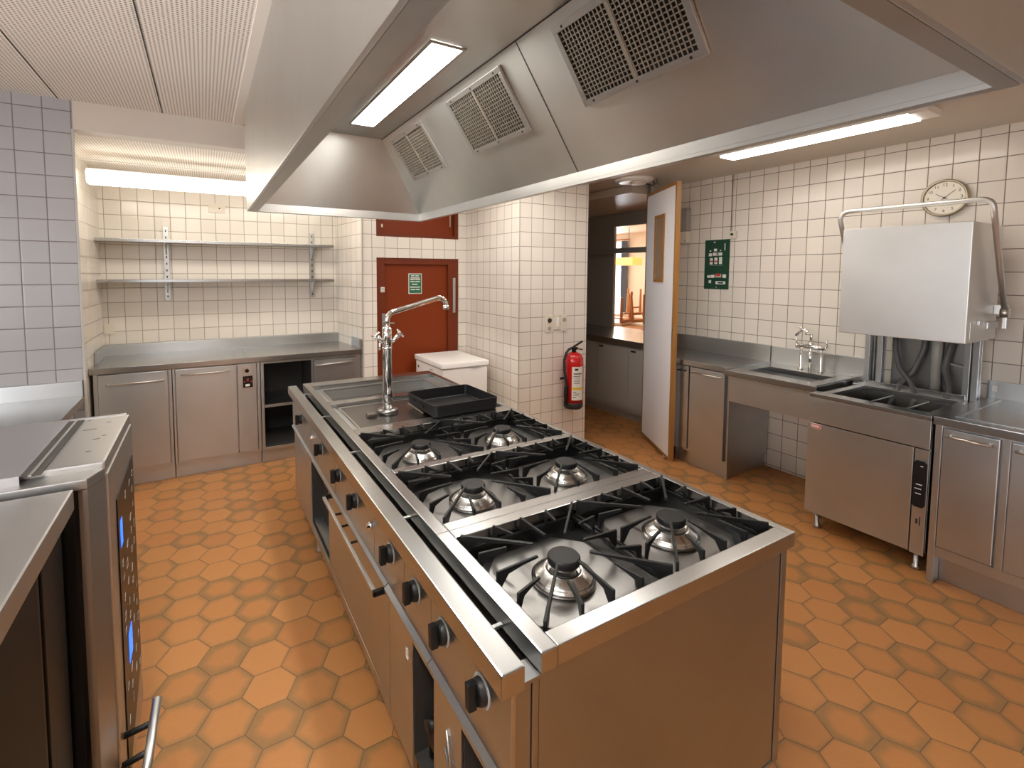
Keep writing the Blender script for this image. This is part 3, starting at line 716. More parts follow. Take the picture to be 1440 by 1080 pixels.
b.box(hx0, hx0 + .012, hy0, hy1, hz0, hz1, 0, .004); b.box(hx0 + .012, hx1, hy0, hy0 + .012, hz0, hz1, 0, .003); b.box(hx0 + .012, hx1, hy1 - .012, hy1, hz0, hz1, 0, .003); b.box(hx0 + .012, hx1, hy0 + .012, hy1 - .012, hz1 - .012, hz1, 0, .002)
hd = obj('hood', b, 'steel_satin', t)
b = MB(); b.box(3.80, 3.86, hy0 - .014, hy0 - .0005, 1.43, 1.455, 0, .003); b.box(3.95, 4.13, hy0 - .012, hy0 - .0005, 1.40, 1.44, 0, .003); b.box(4.07, 4.10, hy0 - .06, hy0 - .0005, 1.48, 1.54, 0, .004); b.box(3.70, 3.72, hy0 - .004, hy0 - .0005, 1.35, 1.45, 0, .001)
obj('hinge', b, 'alu', hd)
yl, yr = 1.672, .930
xp, zp = 3.76, 2.135
b = MB(); rr = .05
pts = [(4.06, yr - .004, 1.50), (3.95, yr, 1.72), (xp + .03, yr, zp - .11), (xp, yr, zp - rr)] + [(xp, yr + rr - rr * math.cos(R(a)), zp - rr + rr * math.sin(R(a))) for a in (22, 45, 67, 90)] + [(xp, yl - rr + rr * math.sin(R(a)), zp - rr + rr * math.cos(R(a))) for a in (0, 22, 45, 67, 90)] + [(xp + .03, yl, zp - .11), (3.95, yl, 1.72), (4.06, yl - .004, 1.50)]
obj('lift_handle', MB().tube(pts, .0145, 14), 'steel_satin', t)
for y in (yr - .004, yl - .004):
    obj('pivot', MB().lathe([(.03, -.018), (.03, .018)], (4.065, y, 1.495), 'y', 18).box(4.055, 4.085, y - .01, y + .01, 1.40, 1.49, 0, .003), 'alu', t)
for i, p in enumerate(([(4.25, 1.50, 1.40), (4.22, 1.49, 1.20), (4.20, 1.45, 1.06), (4.16, 1.37, .98), (4.12, 1.33, .90), (4.06, 1.33, .80)], [(4.25, 1.33, 1.42), (4.24, 1.34, 1.20), (4.22, 1.38, 1.05), (4.15, 1.43, .95), (4.06, 1.45, .80)], [(4.24, 1.27, 1.42), (4.24, 1.27, .94)], [(4.25, 1.17, 1.42), (4.23, 1.21, 1.2), (4.21, 1.22, 1.10), (4.18, 1.18, .98), (4.06, 1.17, .82)])):
    obj('hose' if i != 2 else 'lift_column', MB().tube(p, .018 if i != 2 else .028, 14), 'hose' if i != 2 else 'steel_grey', t)
obj('wash_pipe', MB().tube([(4.24, 1.26, 1.14), (4.24, 1.14, 1.12), (4.24, 1.115, 1.11), (4.24, 1.11, 1.09), (4.24, 1.11, .94)], .008, 10), 'steel_grey', t)

# ------------------------------------------------------------------ RIGHT counter in the foreground
CX = 3.457
t = thing('base_cabinet', 'steel base cabinet row with bar handles, right of the dishwasher', 'cabinet', (3.9, .2, 0))
b = MB(); b.box(CX + .012, 4.30, .995, 1.025, .002, .895, 0, .003); b.box(CX + .012, 4.30, -.8, .995, .158, .215, 0, .003); b.box(CX + .035, 4.30, -.8, .995, .215, .895, 0, 0); b.box(CX + .012, CX + .035, .735, .765, .215, .895, 0, .002); b.box(CX + .012, CX + .035, -.015, .015, .215, .895, 0, .002)
obj('carcass', b, 'steel', t)
obj('plinth', MB().box(3.545, 4.30, -.8, .994, .001, .157, 0, .001), 'steel', t)
for y0, y1 in ((.771, .988), (.021, .729), (-.78, -.021)):
    d = obj('door', MB().box(CX, CX + .032, y0, y1, .221, .883, 0, .004), 'steel', t)
    handle_bar('handle', d, (CX, y1 - .03, .850), (CX, max(y0 + .035, y1 - .19), .850), (-.035, 0, 0), .0065)
t = thing('worktop', 'stainless worktop with upstand right of the dishwasher, cut by the photo edge', 'worktop', (3.9, .2, .93))
obj('top', MB().box(CX - .01, 4.295, -.8, 1.030, .898, .943, 0, .004), 'steel_top', t)
obj('upstand', MB().box(4.295, 4.3235, -.8, 1.035, .898, 1.048, 0, .003).box(4.288, 4.2949, .985, 1.01, .985, 1.02, 1, .001), ['steel', 'paper'], t)
b = MB(); b.box(CX + .07, 4.25, .955, .965, .9432, .9472, 0, .001); b.box(CX + .07, CX + .08, -.8, .955, .9432, .9472, 0, .001); obj('bead', b, 'steel_top', t)

# ------------------------------------------------------------------ PASSAGE: serving counter, shelf, dining room beyond
t = thing('serving_counter', 'dark steel serving counter under the hatch, behind the open swing door', 'counter', (4.65, 4.8, 0))
obj('carcass', MB().box(4.235, 5.095, 3.67, 6.5, .11, .868, 0, .002), 'steel_grey', t)
obj('plinth', MB().box(4.30, 5.09, 3.68, 6.5, .001, .109, 0, 0), 'steel_grey', t)
obj('top', MB().box(4.20, 5.09, 3.665, 6.5, .870, .945, 0, .004), 'steel_top', t)
obj('sill', MB().box(5.0905, 5.20, 4.425, 5.11, .902, .945, 0, .002), 'steel_top', t)
for y0, y1 in ((4.50, 5.0), (3.98, 4.48), (3.70, 3.96)):
    d = obj('door', MB().box(4.222, 4.2345, y0, y1, .15, .855, 0, .003), 'steel_grey', t); obj('grip', MB().box(4.214, 4.2215, y1 - .10, y1 - .03, .815, .835, 0, .002), 'black', d)
t = thing('hatch_shelf', 'narrow steel shelf crossing the serving hatch above the counter', 'shelf', (5.0, 5.0, 2.03))
obj('board', MB().box(4.98, 5.09, 3.665, 6.5, 1.995, 2.065, 0, .004), 'greyplastic', t)
t = thing('ceiling_vent', 'round white ceiling fitting with loose wires, over the top of the open swing door', 'ceiling fitting', (3.8, 3.62, 2.64))
obj('plate', MB().lathe([(.0, 2.605), (.20, 2.605), (.25, 2.62), (.26, 2.6435), (.0, 2.6435)], (3.83, 3.58, 0), 'z', 40), 'white', t) if False else obj('plate', MB().lathe([(.0, 2.608), (.14, 2.608), (.18, 2.62), (.185, 2.6435), (.0, 2.6435)], (3.70, 3.46, 0), 'z', 40), 'white', t)
obj('ring', MB().lathe([(.05, 2.590), (.075, 2.590), (.085, 2.6075), (.05, 2.6075)], (3.72, 3.42, 0), 'z', 28), 'plastic', t)
obj('wire', MB().tube([(3.76, 3.40, 2.605), (3.82, 3.36, 2.575), (3.86, 3.35, 2.585), (3.88, 3.38, 2.6425)], .006, 8).tube([(3.75, 3.38, 2.605), (3.80, 3.32, 2.57), (3.85, 3.30, 2.60), (3.87, 3.33, 2.6425)], .005, 8), 'ink', t)
# dining room shell
st('wall_dining_far', [(9.2, 9.35, 3.2, 10.3, 0, 2.8)], 'cream_wall')
st('wall_dining_left', [(5.14, 9.2, 10.0, 10.3, 0, 2.8)], 'cream_wall')
st('wall_dining_right', [(5.25, 9.2, 3.2, 3.4, 0, 2.8)], 'cream_wall')
st('wall_dining_near', [(5.14, 5.16, 6.75, 10.0, 0, 2.8)], 'cream_wall')
st('ceiling_dining', [(5.14, 9.2, 3.4, 10.0, 2.70, 2.8)], 'cream_wall')
w = struct('window_2', MB().box(9.17, 9.19, 8.86, 9.85, .5, 2.5, 0, 0), 'daylight', 'bright dining room window seen through the serving hatch', 'window')
b = MB()
for y0, y1 in ((8.80, 8.86), (9.08, 9.12), (9.85, 9.9)): b.box(9.13, 9.195, y0, y1, .5, 2.5, 0, .003)
b.box(9.13, 9.195, 8.86, 9.85, 2.5, 2.56, 0, .003); b.box(9.13, 9.195, 8.86, 9.85, 1.85, 1.89, 0, .003); b.box(9.13, 9.195, 8.86, 9.85, .44, .5, 0, .003)
obj('window_frame', b, 'white', w)
t = thing('curtain', 'blue-grey curtain at the right side of the dining room window', 'curtain', (9.1, 8.76, 1.3))
b = MB(); n = 40; pts = [(9.09 + .025 * math.sin(i * .9), 8.68 + .16 * i / n) for i in range(n + 1)]
b.prism(pts + [(x + .008, y) for x, y in pts[::-1]], .35, 2.52)
obj('cloth', b, 'curtain', t); obj('rod', MB().tube([(9.095, 8.6, 2.56), (9.095, 9.95, 2.56)], .014, 10), 'chairwood', t)
t = thing('pendant_lamp', 'box-shaped lit wooden lamp hanging in the dining room', 'lamp', (8.0, 7.5, 2.0))
obj('shade', MB().box(7.7, 8.0, 7.20, 7.68, 1.89, 2.05, 0, .004), 'woodlamp', t); obj('cord', MB().tube([(7.85, 7.44, 2.05), (7.85, 7.44, 2.699)], .006, 8), 'ink', t)
def dining_table(cx, cy, lab):
    t = thing('dining_table', lab, 'table', (cx, cy, 0), 'dining tables')
    obj('tabletop', MB().box(cx - .45, cx + .45, cy - .7, cy + .7, .71, .745, 0, .006), 'chairwood', t)
    for sx in (-1, 1):
        for sy in (-1, 1): obj('leg', MB().box(cx + sx * .39 - .03, cx + sx * .39 + .03, cy + sy * .63 - .03, cy + sy * .63 + .03, .001, .7095, 0, .004), 'chairwood', t)
    return t
def up_chair(cx, cy, rz, lab):
    """a chair laid seat-down on a table, legs up"""
    z0 = .748; t = thing('dining_chair', lab, 'chair', (cx, cy, z0), 'chairs upturned on the dining tables')
    m = Matrix.Translation((cx, cy, 0)) @ Matrix.Rotation(rz, 4, 'Z')
    b = MB().box(-.2, .2, -.2, .2, z0, z0 + .045, 0, .01, m); obj('seat', b, 'paper', t)
    b = MB(); b.box(-.2, .2, -.2, -.175, z0 + .046, z0 + .1, 0, .003, m); b.box(-.2, .2, .175, .2, z0 + .046, z0 + .1, 0, .003, m); obj('apron', b, 'chairwood', t)
    for sx in (-1, 1):
        for sy in (-1, 1):
            b = MB(); lz = z0 + (.62 if sx > 0 else .52)
            b.tube([m @ Vector((sx * .17, sy * .17, z0 + .046)), m @ Vector((sx * .20, sy * .19, lz))], [.028, .02], 8, 0, False); obj('leg', b, 'chairwood', t)
    b = MB(); b.box(-.19, .19, .17, .19, z0 + .2, z0 + .23, 0, .003, m); b.box(-.19, .19, -.19, -.17, z0 + .2, z0 + .23, 0, .003, m); obj('stretcher', b, 'chairwood', t)
dining_table(7.0, 6.6, 'wooden dining table nearer the hatch, carrying upturned chairs')
dining_table(8.35, 7.85, 'wooden dining table further off, by the dining room window')
up_chair(6.82, 6.72, .3, 'wooden chair upturned on the nearer dining table, at its left end')
up_chair(7.12, 6.28, -.2, 'wooden chair upturned on the nearer dining table, at its right end')
up_chair(8.35, 8.15, .8, 'wooden chair upturned on the dining table by the window')
up_chair(8.3, 7.45, .1, 'wooden chair upturned on the further dining table, near the lamp')

# ------------------------------------------------------------------ EXTRACTOR HOOD
t = thing('extractor_hood', 'big stainless extractor hood hanging over the cooking island', 'extractor hood', (.82, 1.85, 2.09))
hx0, hx1, hy0, hy1, H = .245, 1.412, .31, 3.385, 2.09
ix0, ix1, iy0, iy1 = .305, 1.378, .355, 3.335
b = MB()
b.box(hx0, hx0 + .012, hy0, hy1, H, 2.705, 0, .002)
b.box(hx1 - .012, hx1, hy0, hy1, H, 2.642, 0, .002)
b.box(hx0 + .012, hx1 - .012, hy0, hy0 + .012, H, 2.642, 0, .002); b.box(hx0 + .012, hx1 - .012, hy1 - .012, hy1, H, 2.642, 0, .002)
obj('outer_shell', b, 'steel_hood', t)
b = MB()
b.box(hx0 + .0125, ix0, hy0 + .0125, hy1 - .0125, H, H + .012, 0, 0); b.box(ix1, hx1 - .0125, hy0 + .0125, hy1 - .0125, H, H + .012, 0, 0)
b.box(ix0, ix1, hy0 + .0125, iy0, H, H + .012, 0, 0); b.box(ix0, ix1, iy1, hy1 - .0125, H, H + .012, 0, 0)
b.box(ix0 - .004, ix0, iy0, iy1, H + .0125, H + .05, 0, 0); b.box(ix1, ix1 + .004, iy0, iy1, H + .0125, H + .05, 0, 0)
b.box(ix0, ix1, iy0 - .004, iy0, H + .0125, H + .05, 0, 0); b.box(ix0, ix1, iy1, iy1 + .004, H + .0125, H + .05, 0, 0)
obj('rim', b, 'steel_rim', t)
tx0, tx1, ty0, ty1, ZT = .575, 1.055, .50, 3.20, 2.60
zb = H + .0505
b = MB()
b.quad([(tx0, ty0, ZT), (tx1, ty0, ZT), (tx1, ty1, ZT), (tx0, ty1, ZT)], .004)
b.quad([(ix0, iy1, zb), (ix1, iy1, zb), (tx1, ty1, ZT), (tx0, ty1, ZT)], -.004)
b.quad([(ix0, iy0, zb), (ix1, iy0, zb), (tx1, ty0, ZT), (tx0, ty0, ZT)], .004)
b.quad([(ix0, iy0, zb), (ix0, iy1, zb), (tx0, ty1, ZT), (tx0, ty0, ZT)], -.004)
b.quad([(ix1, iy0, zb), (ix1, iy1, zb), (tx1, ty1, ZT), (tx1, ty0, ZT)], .004)
obj('inner_lining', b, 'steel_hood', t)
# frame of the right slope: s along slope upward, n into the hood
P0 = Vector((ix1, 0, zb)); sd = Vector((tx1 - ix1, 0, ZT - zb)); SL = sd.length; sd.normalize()
nn = Vector((-sd.z, 0, sd.x)); 
if nn.x > 0: nn = -nn
fm = Matrix((sd, Vector((0, 1, 0)), nn)).transposed().to_4x4(); fm.translation = P0
b = MB(); b.box(.0, SL, 1.596, 1.600, .0002, .0012, 0, 0, fm); b.box(SL - .004, SL, ty0, ty1, .0002, .002, 0, 0, fm)
obj('seam', b, 'ink', t)
for yc in (2.83, 1.995, 1.145):
    s0, s1, y0, y1 = .232, .522, yc - .252, yc + .252; w = .024
    b = MB()
    for q in ((s0, s0 + w, y0, y1), (s1 - w, s1, y0, y1), (s0 + w, s1 - w, y0, y0 + w), (s0 + w, s1 - w, y1 - w, y1)): b.box(q[0], q[1], q[2], q[3], .001, .013, 0, .002, fm)
    for ss in (s0 + .012, s1 - .012):
        for k in (-.2, 0, .2): b.box(ss - .004, ss + .004, yc + k - .004, yc + k + .004, .013, .0145, 1, .0005, fm)
    fo = obj('filter_frame', b, ['alu', 'ink'], t)
    b = MB(); b.box(s0 + w, s1 - w, y0 + w, y1 - w, .0012, .0022, 0, 0, fm); obj('filter_back', b, 'void', fo)
    b = MB(); ns, ny = 15, 27
    for i in range(1, ns):
        ss = s0 + w + (s1 - s0 - 2 * w) * i / ns; b.box(ss - .0022, ss + .0022, y0 + w, y1 - w, .005 + .001 * (i % 2), .0085 + .001 * (i % 2), 0, 0, fm)
    for i in range(1, ny):
        yy = y0 + w + (y1 - y0 - 2 * w) * i / ny; b.box(s0 + w, s1 - w, yy - .0022, yy + .0022, .007, .0105, 0, 0, fm)
    b.box(s0 + w, s1 - w, yc - .006, yc + .006, .004, .0125, 0, .001, fm)
    obj('filter_mesh', b, 'mesh', fo)
for y0, y1 in ((1.765, 2.93),):
    b = MB(); z = ZT - .0015
    b.box(.770, .784, y0 - .014, y1 + .014, z - .006, z, 0, .001); b.box(.914, .928, y0 - .014, y1 + .014, z - .006, z, 0, .001); b.box(.784, .914, y0 - .014, y0, z - .006, z, 0, .001); b.box(.784, .914, y1, y1 + .014, z - .006, z, 0, .001)
    lf = obj('lamp_frame', b, 'alu', t); obj('lamp_panel', MB().box(.784, .914, y0, y1, z - .004, z, 0, 0), 'lamp_hood', lf)

# ------------------------------------------------------------------ COOKING ISLAND
t = thing('cooking_island', 'long stainless cooking island with six gas burners, standing on the hexagonal tiles', 'gas range', (1.08, 2.2, 0))
xL, xR, yN, yF, T = .605, 1.604, .793, 3.694, .90
wx0, wx1 = .650, 1.572
cuts = [(.843, 1.292), (1.389, 1.842), (1.891, 2.384), (2.478, 3.018), (3.095, 3.575)]
b = MB()
b.box(xL, wx0, yN, yF, .852, T, 0, .004); b.box(wx1, xR, yN, yF, .852, T, 0, .004)
ys = [yN] + [v for c in cuts for v in c] + [yF]
for i in range(0, len(ys), 2): b.box(wx0, wx1, ys[i], ys[i + 1], .852, T, 0, .003)
top = obj('worktop', b, 'steel_top', t)
b = MB()
for y in (1.339, 1.867): b.box(xL + .001, xR - .001, y - .001, y + .001, T - .0005, T + .0006, 0, 0)
obj('joint', b, 'steel_dark', top)
# rail
b = MB(); b.box(.496, .553, .78, 3.643, .85, .904, 0, .004)
rail = obj('front_rail', b, 'steel_top', t)
for y in (.95, 1.55, 2.25, 2.9, 3.5):
    obj('rail_bracket', MB().box(.5535, .6045, y - .006, y + .006, .860, .868, 0, .002), 'steel', rail)
# body shell
bx0, bx1, by0, by1, bz = .530, 1.565, .80, 3.655, .144
b = MB()
b.box(.62, bx1, by0 + .012, by1, .165, .800, 1, 0)                       # inner core
b.box(.605, 1.535, by0, by0 + .011, bz + .012, .850, 0, .002)           # near side panel
b.box(1.539, bx1, by0 - .003, by0 + .011, bz, .850, 0, .002); b.box(.585, .602, by0 - .003, by0 + .011, bz, .840, 0, .002)
b.box(.605, 1.535, by0 - .003, by0 + .011, bz, bz + .010, 0, .001)
b.box(bx0 + .0, .583, by0, by0 + .011, bz, .840, 0, .002)
b.box(1.566, 1.572, by0, by1, bz, .850, 0, .001); b.box(.605, 1.565, by1 + .001, by1 + .012, bz, .850, 0, .001)
b.box(.536, .604, by0 + .012, by1, .815, .825, 0, 0); b.box(.536, .6045, by0 - .003, by0 + .05, .8405, .8495, 0, 0)
obj('body', b, ['steel_island', 'steel_dark'], t)
# control panel with lip
b = MB(); b.box(.522, .534, .784, 3.62, .640, .8485, 0, .002)
cp = obj('control_panel', b, 'steel', t)
b = MB()
for y in (1.19, 1.40, 1.71, 2.33, 2.95): b.box(.5212, .5222, y - .0008, y + .0008, .645, .845, 0, 0)
obj('panel_seam', b, 'steel_dark', cp)
b = MB(); b.prism([(.522, .6395), (.508, .628), (.508, .616), (.530, .616), (.534, .6395)], .80, 1.185, 'y'); b.prism([(.522, .6395), (.508, .628), (.508, .615), (.530, .615), (.534, .6395)], 1.188, 1.56, 'y'); b.prism([(.522, .6395), (.512, .630), (.512, .620), (.530, .620), (.534, .6395)], 1.565, 3.60, 'y')
obj('drip_lip', b, 'steel', cp)
b = MB()
for y in (1.12, 1.31, .905): b.box(.5208, .5218, y - .003, y + .003, .822, .828, 0, 0)
obj('pilot_mark', b, 'ink', cp)
def knob(y, z):
    x = .5215
    k = obj('knob', MB().lathe([(.0, -.018), (.025, -.018), (.029, -.011), (.030, -.001), (.034, 0)], (x, y, z), 'x', 28), 'black', cp)
    a = R(100 + rnd.uniform(-4, 4)); b = MB()
    m = Matrix.Translation((x - .0185, y, z)) @ Matrix.Rotation(rnd.uniform(-.08, .08), 4, 'X')
    b.box(-.020, 0, -.0105, .0105, -.030, .030, 0, .003, m); obj('grip', b, 'black', k)
    obj('bezel', MB().lathe([(.0, .0002), (.037, .0002), (.037, -.0012), (.0, -.0012)], (x + .0002, y, z), 'x', 28), 'greyplastic', k)
for y in (.905, 1.112, 1.306, 1.528, 1.965, 2.255, 2.645, 3.25): knob(y, .766)
for y in (1.742, 2.86):
    obj('push_button', MB().lathe([(.0, -.02), (.010, -.02), (.011, -.012), (.015, -.010), (.015, 0)], (.5215, y, .764), 'x', 18), 'chrome', cp)
# fronts below (plane x=.53)
def front(name, y0, y1, z0, z1, m='steel', x0=.528, x1=.545): return obj(name, MB().box(x0, x1, y0, y1, z0, z1, 0, .003), m, t)
front('end_panel', .80, .822, bz, .610); front('front_panel', 1.02, 1.188, bz, .610)
front('front_panel', 1.352, 1.562, bz, .612)
dr = front('oven_door', 1.568, 2.495, .19, .612)
b = MB(); b.box(.478, .492, 1.585, 2.43, .590, .606, 0, .003); b.box(.478, .5275, 1.585, 1.60, .588, .608, 1, .002); b.box(.478, .5275, 2.415, 2.43, .588, .608, 1, .002)
for y in (1.95, 2.1, 2.22): b.box(.49, .5275, y - .003, y + .003, .594, .602, 1, 0)
obj('handle', b, ['steel_satin', 'black'], dr)
dr = front('cabinet_door', 3.03, 3.60, .19, .612)
obj('handle', MB().box(.516, .5275, 3.08, 3.30, .585, .60, 0, .003), 'bright', dr)
front('base_rail', 1.568, 3.60, bz, .186); front('mullion', 2.50, 2.52, .19, .61); front('mullion', 3.005, 3.026, .19, .61)
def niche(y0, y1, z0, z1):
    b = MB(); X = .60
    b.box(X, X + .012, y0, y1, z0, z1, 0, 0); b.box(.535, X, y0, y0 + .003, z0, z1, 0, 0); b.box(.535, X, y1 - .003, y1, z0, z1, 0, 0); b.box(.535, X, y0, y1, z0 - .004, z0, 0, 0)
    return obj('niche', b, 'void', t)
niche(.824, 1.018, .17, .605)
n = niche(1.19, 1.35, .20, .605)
obj('gas_valve', MB().lathe([(.0, -.04), (.02, -.04), (.024, 0)], (.585, 1.28, .34), 'x', 16).box(.555, .585, 1.235, 1.30, .28, .345, 0, .004).tube([(.57, 1.30, .30), (.575, 1.30, .22)], .012, 10).lathe([(.008, -.008), (.01, 0)], (.583, 1.285, .46), 'x', 12), 'black', n)
n = niche(2.522, 3.003, .195, .61)
obj('shelf', MB().box(.545, .598, 2.526, 2.999, .20, .212, 0, .002), 'steel', n)
b = MB(); b.box(.5265, .528, 1.05, 1.075, .40, .44, 0, .0005); b.tube([(.526, 1.10, .50), (.522, 1.08, .46), (.520, 1.065, .43), (.522, 1.08, .41), (.526, 1.11, .44)], .0035, 8)
obj('latch', b, 'alu', t)
me = text_mesh('8', .055); b = MB()
m8 = Matrix((Vector((0, -1, 0)), Vector((0, 0, 1)), Vector((-1, 0, 0)))).transposed().to_4x4(); m8.translation = Vector((.5272, 1.395, .50)); b.mesh(me, m8); bpy.data.meshes.remove(me)
obj('marking', b, 'paper', t)
for x, y in ((.585, .92), (1.50, .92), (.575, 3.0), (1.5, 3.5), (.60, 2.0), (1.5, 2.0)):
    obj('foot', MB().lathe([(.026, .0005), (.026, .015), (.019, .025), (.019, .164)], (x, y, 0), 'z', 16), 'alu', t)
# wells, burners, grates
for (y0, y1) in cuts[:3]:
    b = MB(); zf = .812
    b.box(wx0, wx1, y0, y1, zf - .004, zf, 0, 0)
    b.box(wx0 - .003, wx0, y0, y1, zf, .8515, 0, 0); b.box(wx1, wx1 + .003, y0, y1, zf, .8515, 0, 0); b.box(wx0, wx1, y0 - .003, y0, zf, .8515, 0, 0); b.box(wx0, wx1, y1, y1 + .003, zf, .8515, 0, 0)
    wl = obj('burner_well', b, 'enamel', t)
    hw = (wx1 - wx0) / 2
    for k in range(2):
        gx0 = wx0 + k * hw + .004; gx1 = gx0 + hw - .008; gy0, gy1 = y0 + .006, y1 - .006
        cx, cy = (gx0 + gx1) / 2, (gy0 + gy1) / 2 - .012
        hx, hy = (gx1 - gx0) / 2 - .03, (gy1 - gy0) / 2 - .03; ch = .085
        oc = [(cx - hx + ch, gy0 + .03), (cx + hx - ch, gy0 + .03), (cx + hx, gy0 + .03 + ch), (cx + hx, gy1 - .03 - ch), (cx + hx - ch, gy1 - .03), (cx - hx + ch, gy1 - .03), (cx - hx, gy1 - .03 - ch), (cx - hx, gy0 + .03 + ch)]
        obj('spill_tray', MB().prism(oc, .8125, .826, 'z', 0, .004), 'tray', wl)
        bu = obj('burner', MB().lathe([(.090, .8265), (.093, .829), (.093, .840), (.088, .841), (.087, .846), (.083, .850), (.060, .864), (.052, .867), (.046, .860)], (cx, cy, 0), 'z', 40), 'burner', t)
        obj('burner_ring', MB().lathe([(.036, .868), (.038, .878), (.0, .878)], (cx, cy, 0), 'z', 30), 'alu', bu)
        obj('burner_cap', MB().lathe([(.030, .8785), (.046, .879), (.0475, .884), (.0475, .898), (.044, .902), (.0, .9025)], (cx, cy, 0), 'z', 36), 'iron', bu)
        # grate
        b = MB(); zf0, zf1 = .850, .864; bw = .012
        b.box(gx0, gx1, gy0, gy0 + bw, zf0, zf1, 0, .003); b.box(gx0, gx1, gy1 - bw, gy1, zf0, zf1, 0, .003); b.box(gx0, gx0 + bw, gy0 + bw, gy1 - bw, zf0, zf1, 0, .003); b.box(gx1 - bw, gx1, gy0 + bw, gy1 - bw, zf0, zf1, 0, .003)
        for px in (gx0 + .01, gx1 - .01):
            for py in (gy0 + .01, gy1 - .01): b.box(px - .008, px + .008, py - .008, py + .008, .8125, zf0, 0, .001)
        cyg = (gy0 + gy1) / 2
        def finger(px, py, tipr=None, length=None, tgt=None):
            p = Vector((px, py, 0)); c = Vector((tgt or (cx, cyg))).to_3d(); d_ = (c - p); Ld = d_.length; d_.normalize()
            l = length if length else Ld - tipr
            w_ = Vector((-d_.y, d_.x, 0)) * .0043
            prof = [(0, zf0 + .002), (0, .913), (l, .9195), (l + .001, .9125), (l * .62, .907), (l * .27, .897), (l * .11, .866)]
            tt = bmesh.new(); A_ = [tt.verts.new(p + d_ * s + w_ + Vector((0, 0, z))) for s, z in prof]; B2 = [tt.verts.new(p + d_ * s - w_ + Vector((0, 0, z))) for s, z in prof]
            tt.faces.new(A_); tt.faces.new(B2[::-1])
            for i in range(len(prof)): tt.faces.new((A_[i], B2[i], B2[(i + 1) % len(prof)], A_[(i + 1) % len(prof)]))
            bmesh.ops.recalc_face_normals(tt, faces=tt.faces[:])
            bmesh.ops.bevel(tt, geom=tt.edges[:], offset=.0014, segments=1, affect='EDGES')
            b._merge(tt, 0, False)
        q = bw * .5
        for px in (gx0 + q, gx1 - q):
            for py in (gy0 + q, gy1 - q): finger(px, py, .082)
        for f_ in (.27, .5, .73):
            lx = gx0 + (gx1 - gx0) * f_; ly = gy0 + (gy1 - gy0) * f_
            tg = lambda v, c_: c_ + (v - c_) * .45
            for py in (gy0 + q, gy1 - q): finger(lx, py, None, .135 if f_ == .5 else .085, (tg(lx, cx), cyg))
            for px in (gx0 + q, gx1 - q): finger(px, ly, None, .135 if f_ == .5 else .085, (cx, tg(ly, cyg)))
        obj('grate', b, 'iron', t)
# hot plate field and sink
y0, y1 = cuts[3]
b = MB(); b.box(wx0, wx1, y0, y1, .866, .870, 0, 0); b.box(wx0 - .002, wx0, y0, y1, .86, .8515, 0, 0)
b.box(wx0 + .006, wx0 + .030, y0 + .01, y1 - .01, .8702, .878, 0, .003)
hp = obj('plate_recess', b, 'steel', t)
obj('hot_plate', MB().box(.703, 1.50, y0 + .055, y1 - .035, .8705, .879, 0, .003), plain('griddle_plate', (.20, .19, .18), .30, 1.), hp)
b = MB()
for q in ((.697, 1.506, y0 + .049, y0 + .056), (.697, 1.506, y1 - .036, y1 - .029), (.697, .704, y0 + .056, y1 - .036), (1.499, 1.506, y0 + .056, y1 - .036)): b.box(q[0], q[1], q[2], q[3], .8702, .883, 0, .003)
obj('plate_edge', b, 'bright', hp)
obj('plate_handle', MB().tube([(1.10, 2.62, .8835), (1.10, 2.62, .8875), (1.10, 2.86, .8875), (1.10, 2.86, .8835)], .004, 8), 'bright', hp)
obj('lid_catch', MB().box(.795, .85, 2.70, 2.745, .8795, .898, 0, .005).box(.83, .865, 2.775, 2.785, .8795, .888, 0, .002), 'tray', hp)
y0, y1 = cuts[4]
obj('sink_surround', MB().box(wx0, .70, y0, y1, .862, .870, 0, .001).box(1.50, wx1, y0, y1, .862, .870, 0, .001).box(.70, 1.50, y1 - .03, y1, .862, .870, 0, .001).box(.70, 1.50, y0, y0 + .02, .862, .870, 0, .001), 'steel', t)
basin('sink_basin', .708, 1.492, y0 + .028, y1 - .038, .8615, .70, t, 'steel')
b = MB()
for q in ((.702, 1.498, y0 + .022, y0 + .028), (.702, 1.498, y1 - .038, y1 - .031), (.702, .709, y0 + .028, y1 - .038), (1.491, 1.498, y0 + .028, y1 - .038)): b.box(q[0], q[1], q[2], q[3], .8702, .876, 0, .002)
obj('basin_bead', b, 'bright', t)

# tap on the island
t = thing('pillar_tap', 'tall chrome pillar tap with cross handles and long swan spout on the island', 'tap', (.929, 2.754, .88))
cx, cy = .929, 2.754
b = MB(); b.lathe([(.0, .8795), (.060, .8795), (.062, .895), (.058, .904), (.032, .907)], (cx, cy, 0), 'z', 36); obj('base', b, 'tray', t)
obj('column', MB().lathe([(.031, .9075), (.0315, 1.0), (.027, 1.02), (.026, 1.262), (.029, 1.264), (.029, 1.275), (.024, 1.277)], (cx, cy, 0), 'z', 32), 'chrome', t)
obj('valve_body', MB().lathe([(.024, 1.2775), (.028, 1.28), (.028, 1.385), (.022, 1.392), (.014, 1.393)], (cx, cy, 0), 'z', 32), 'chrome', t)
for s in (-1, 1):
    b = MB(); b.tube([(cx + s * .024, cy - .008, 1.30), (cx + s * .066, cy - .02, 1.345)], [.011, .013], 14)
    e = Vector((cx + s * .072, cy - .022, 1.352)); ax = Vector((s * .7, -.25, .66)).normalized()
    p = ax.orthogonal().normalized(); q = ax.cross(p)
    b.tube([e - ax * .006, e + ax * .012], .016, 14)
    for v in (p, q): b.tube([e - v * .030 + ax * .004, e + v * .030 + ax * .004], .0065, 10)
    if s < 0: b.tube([(cx - .045, cy - .01, 1.305), (cx - .05, cy - .01, 1.262)], .007, 10)
    obj('cross_handle', b, 'chrome', t)
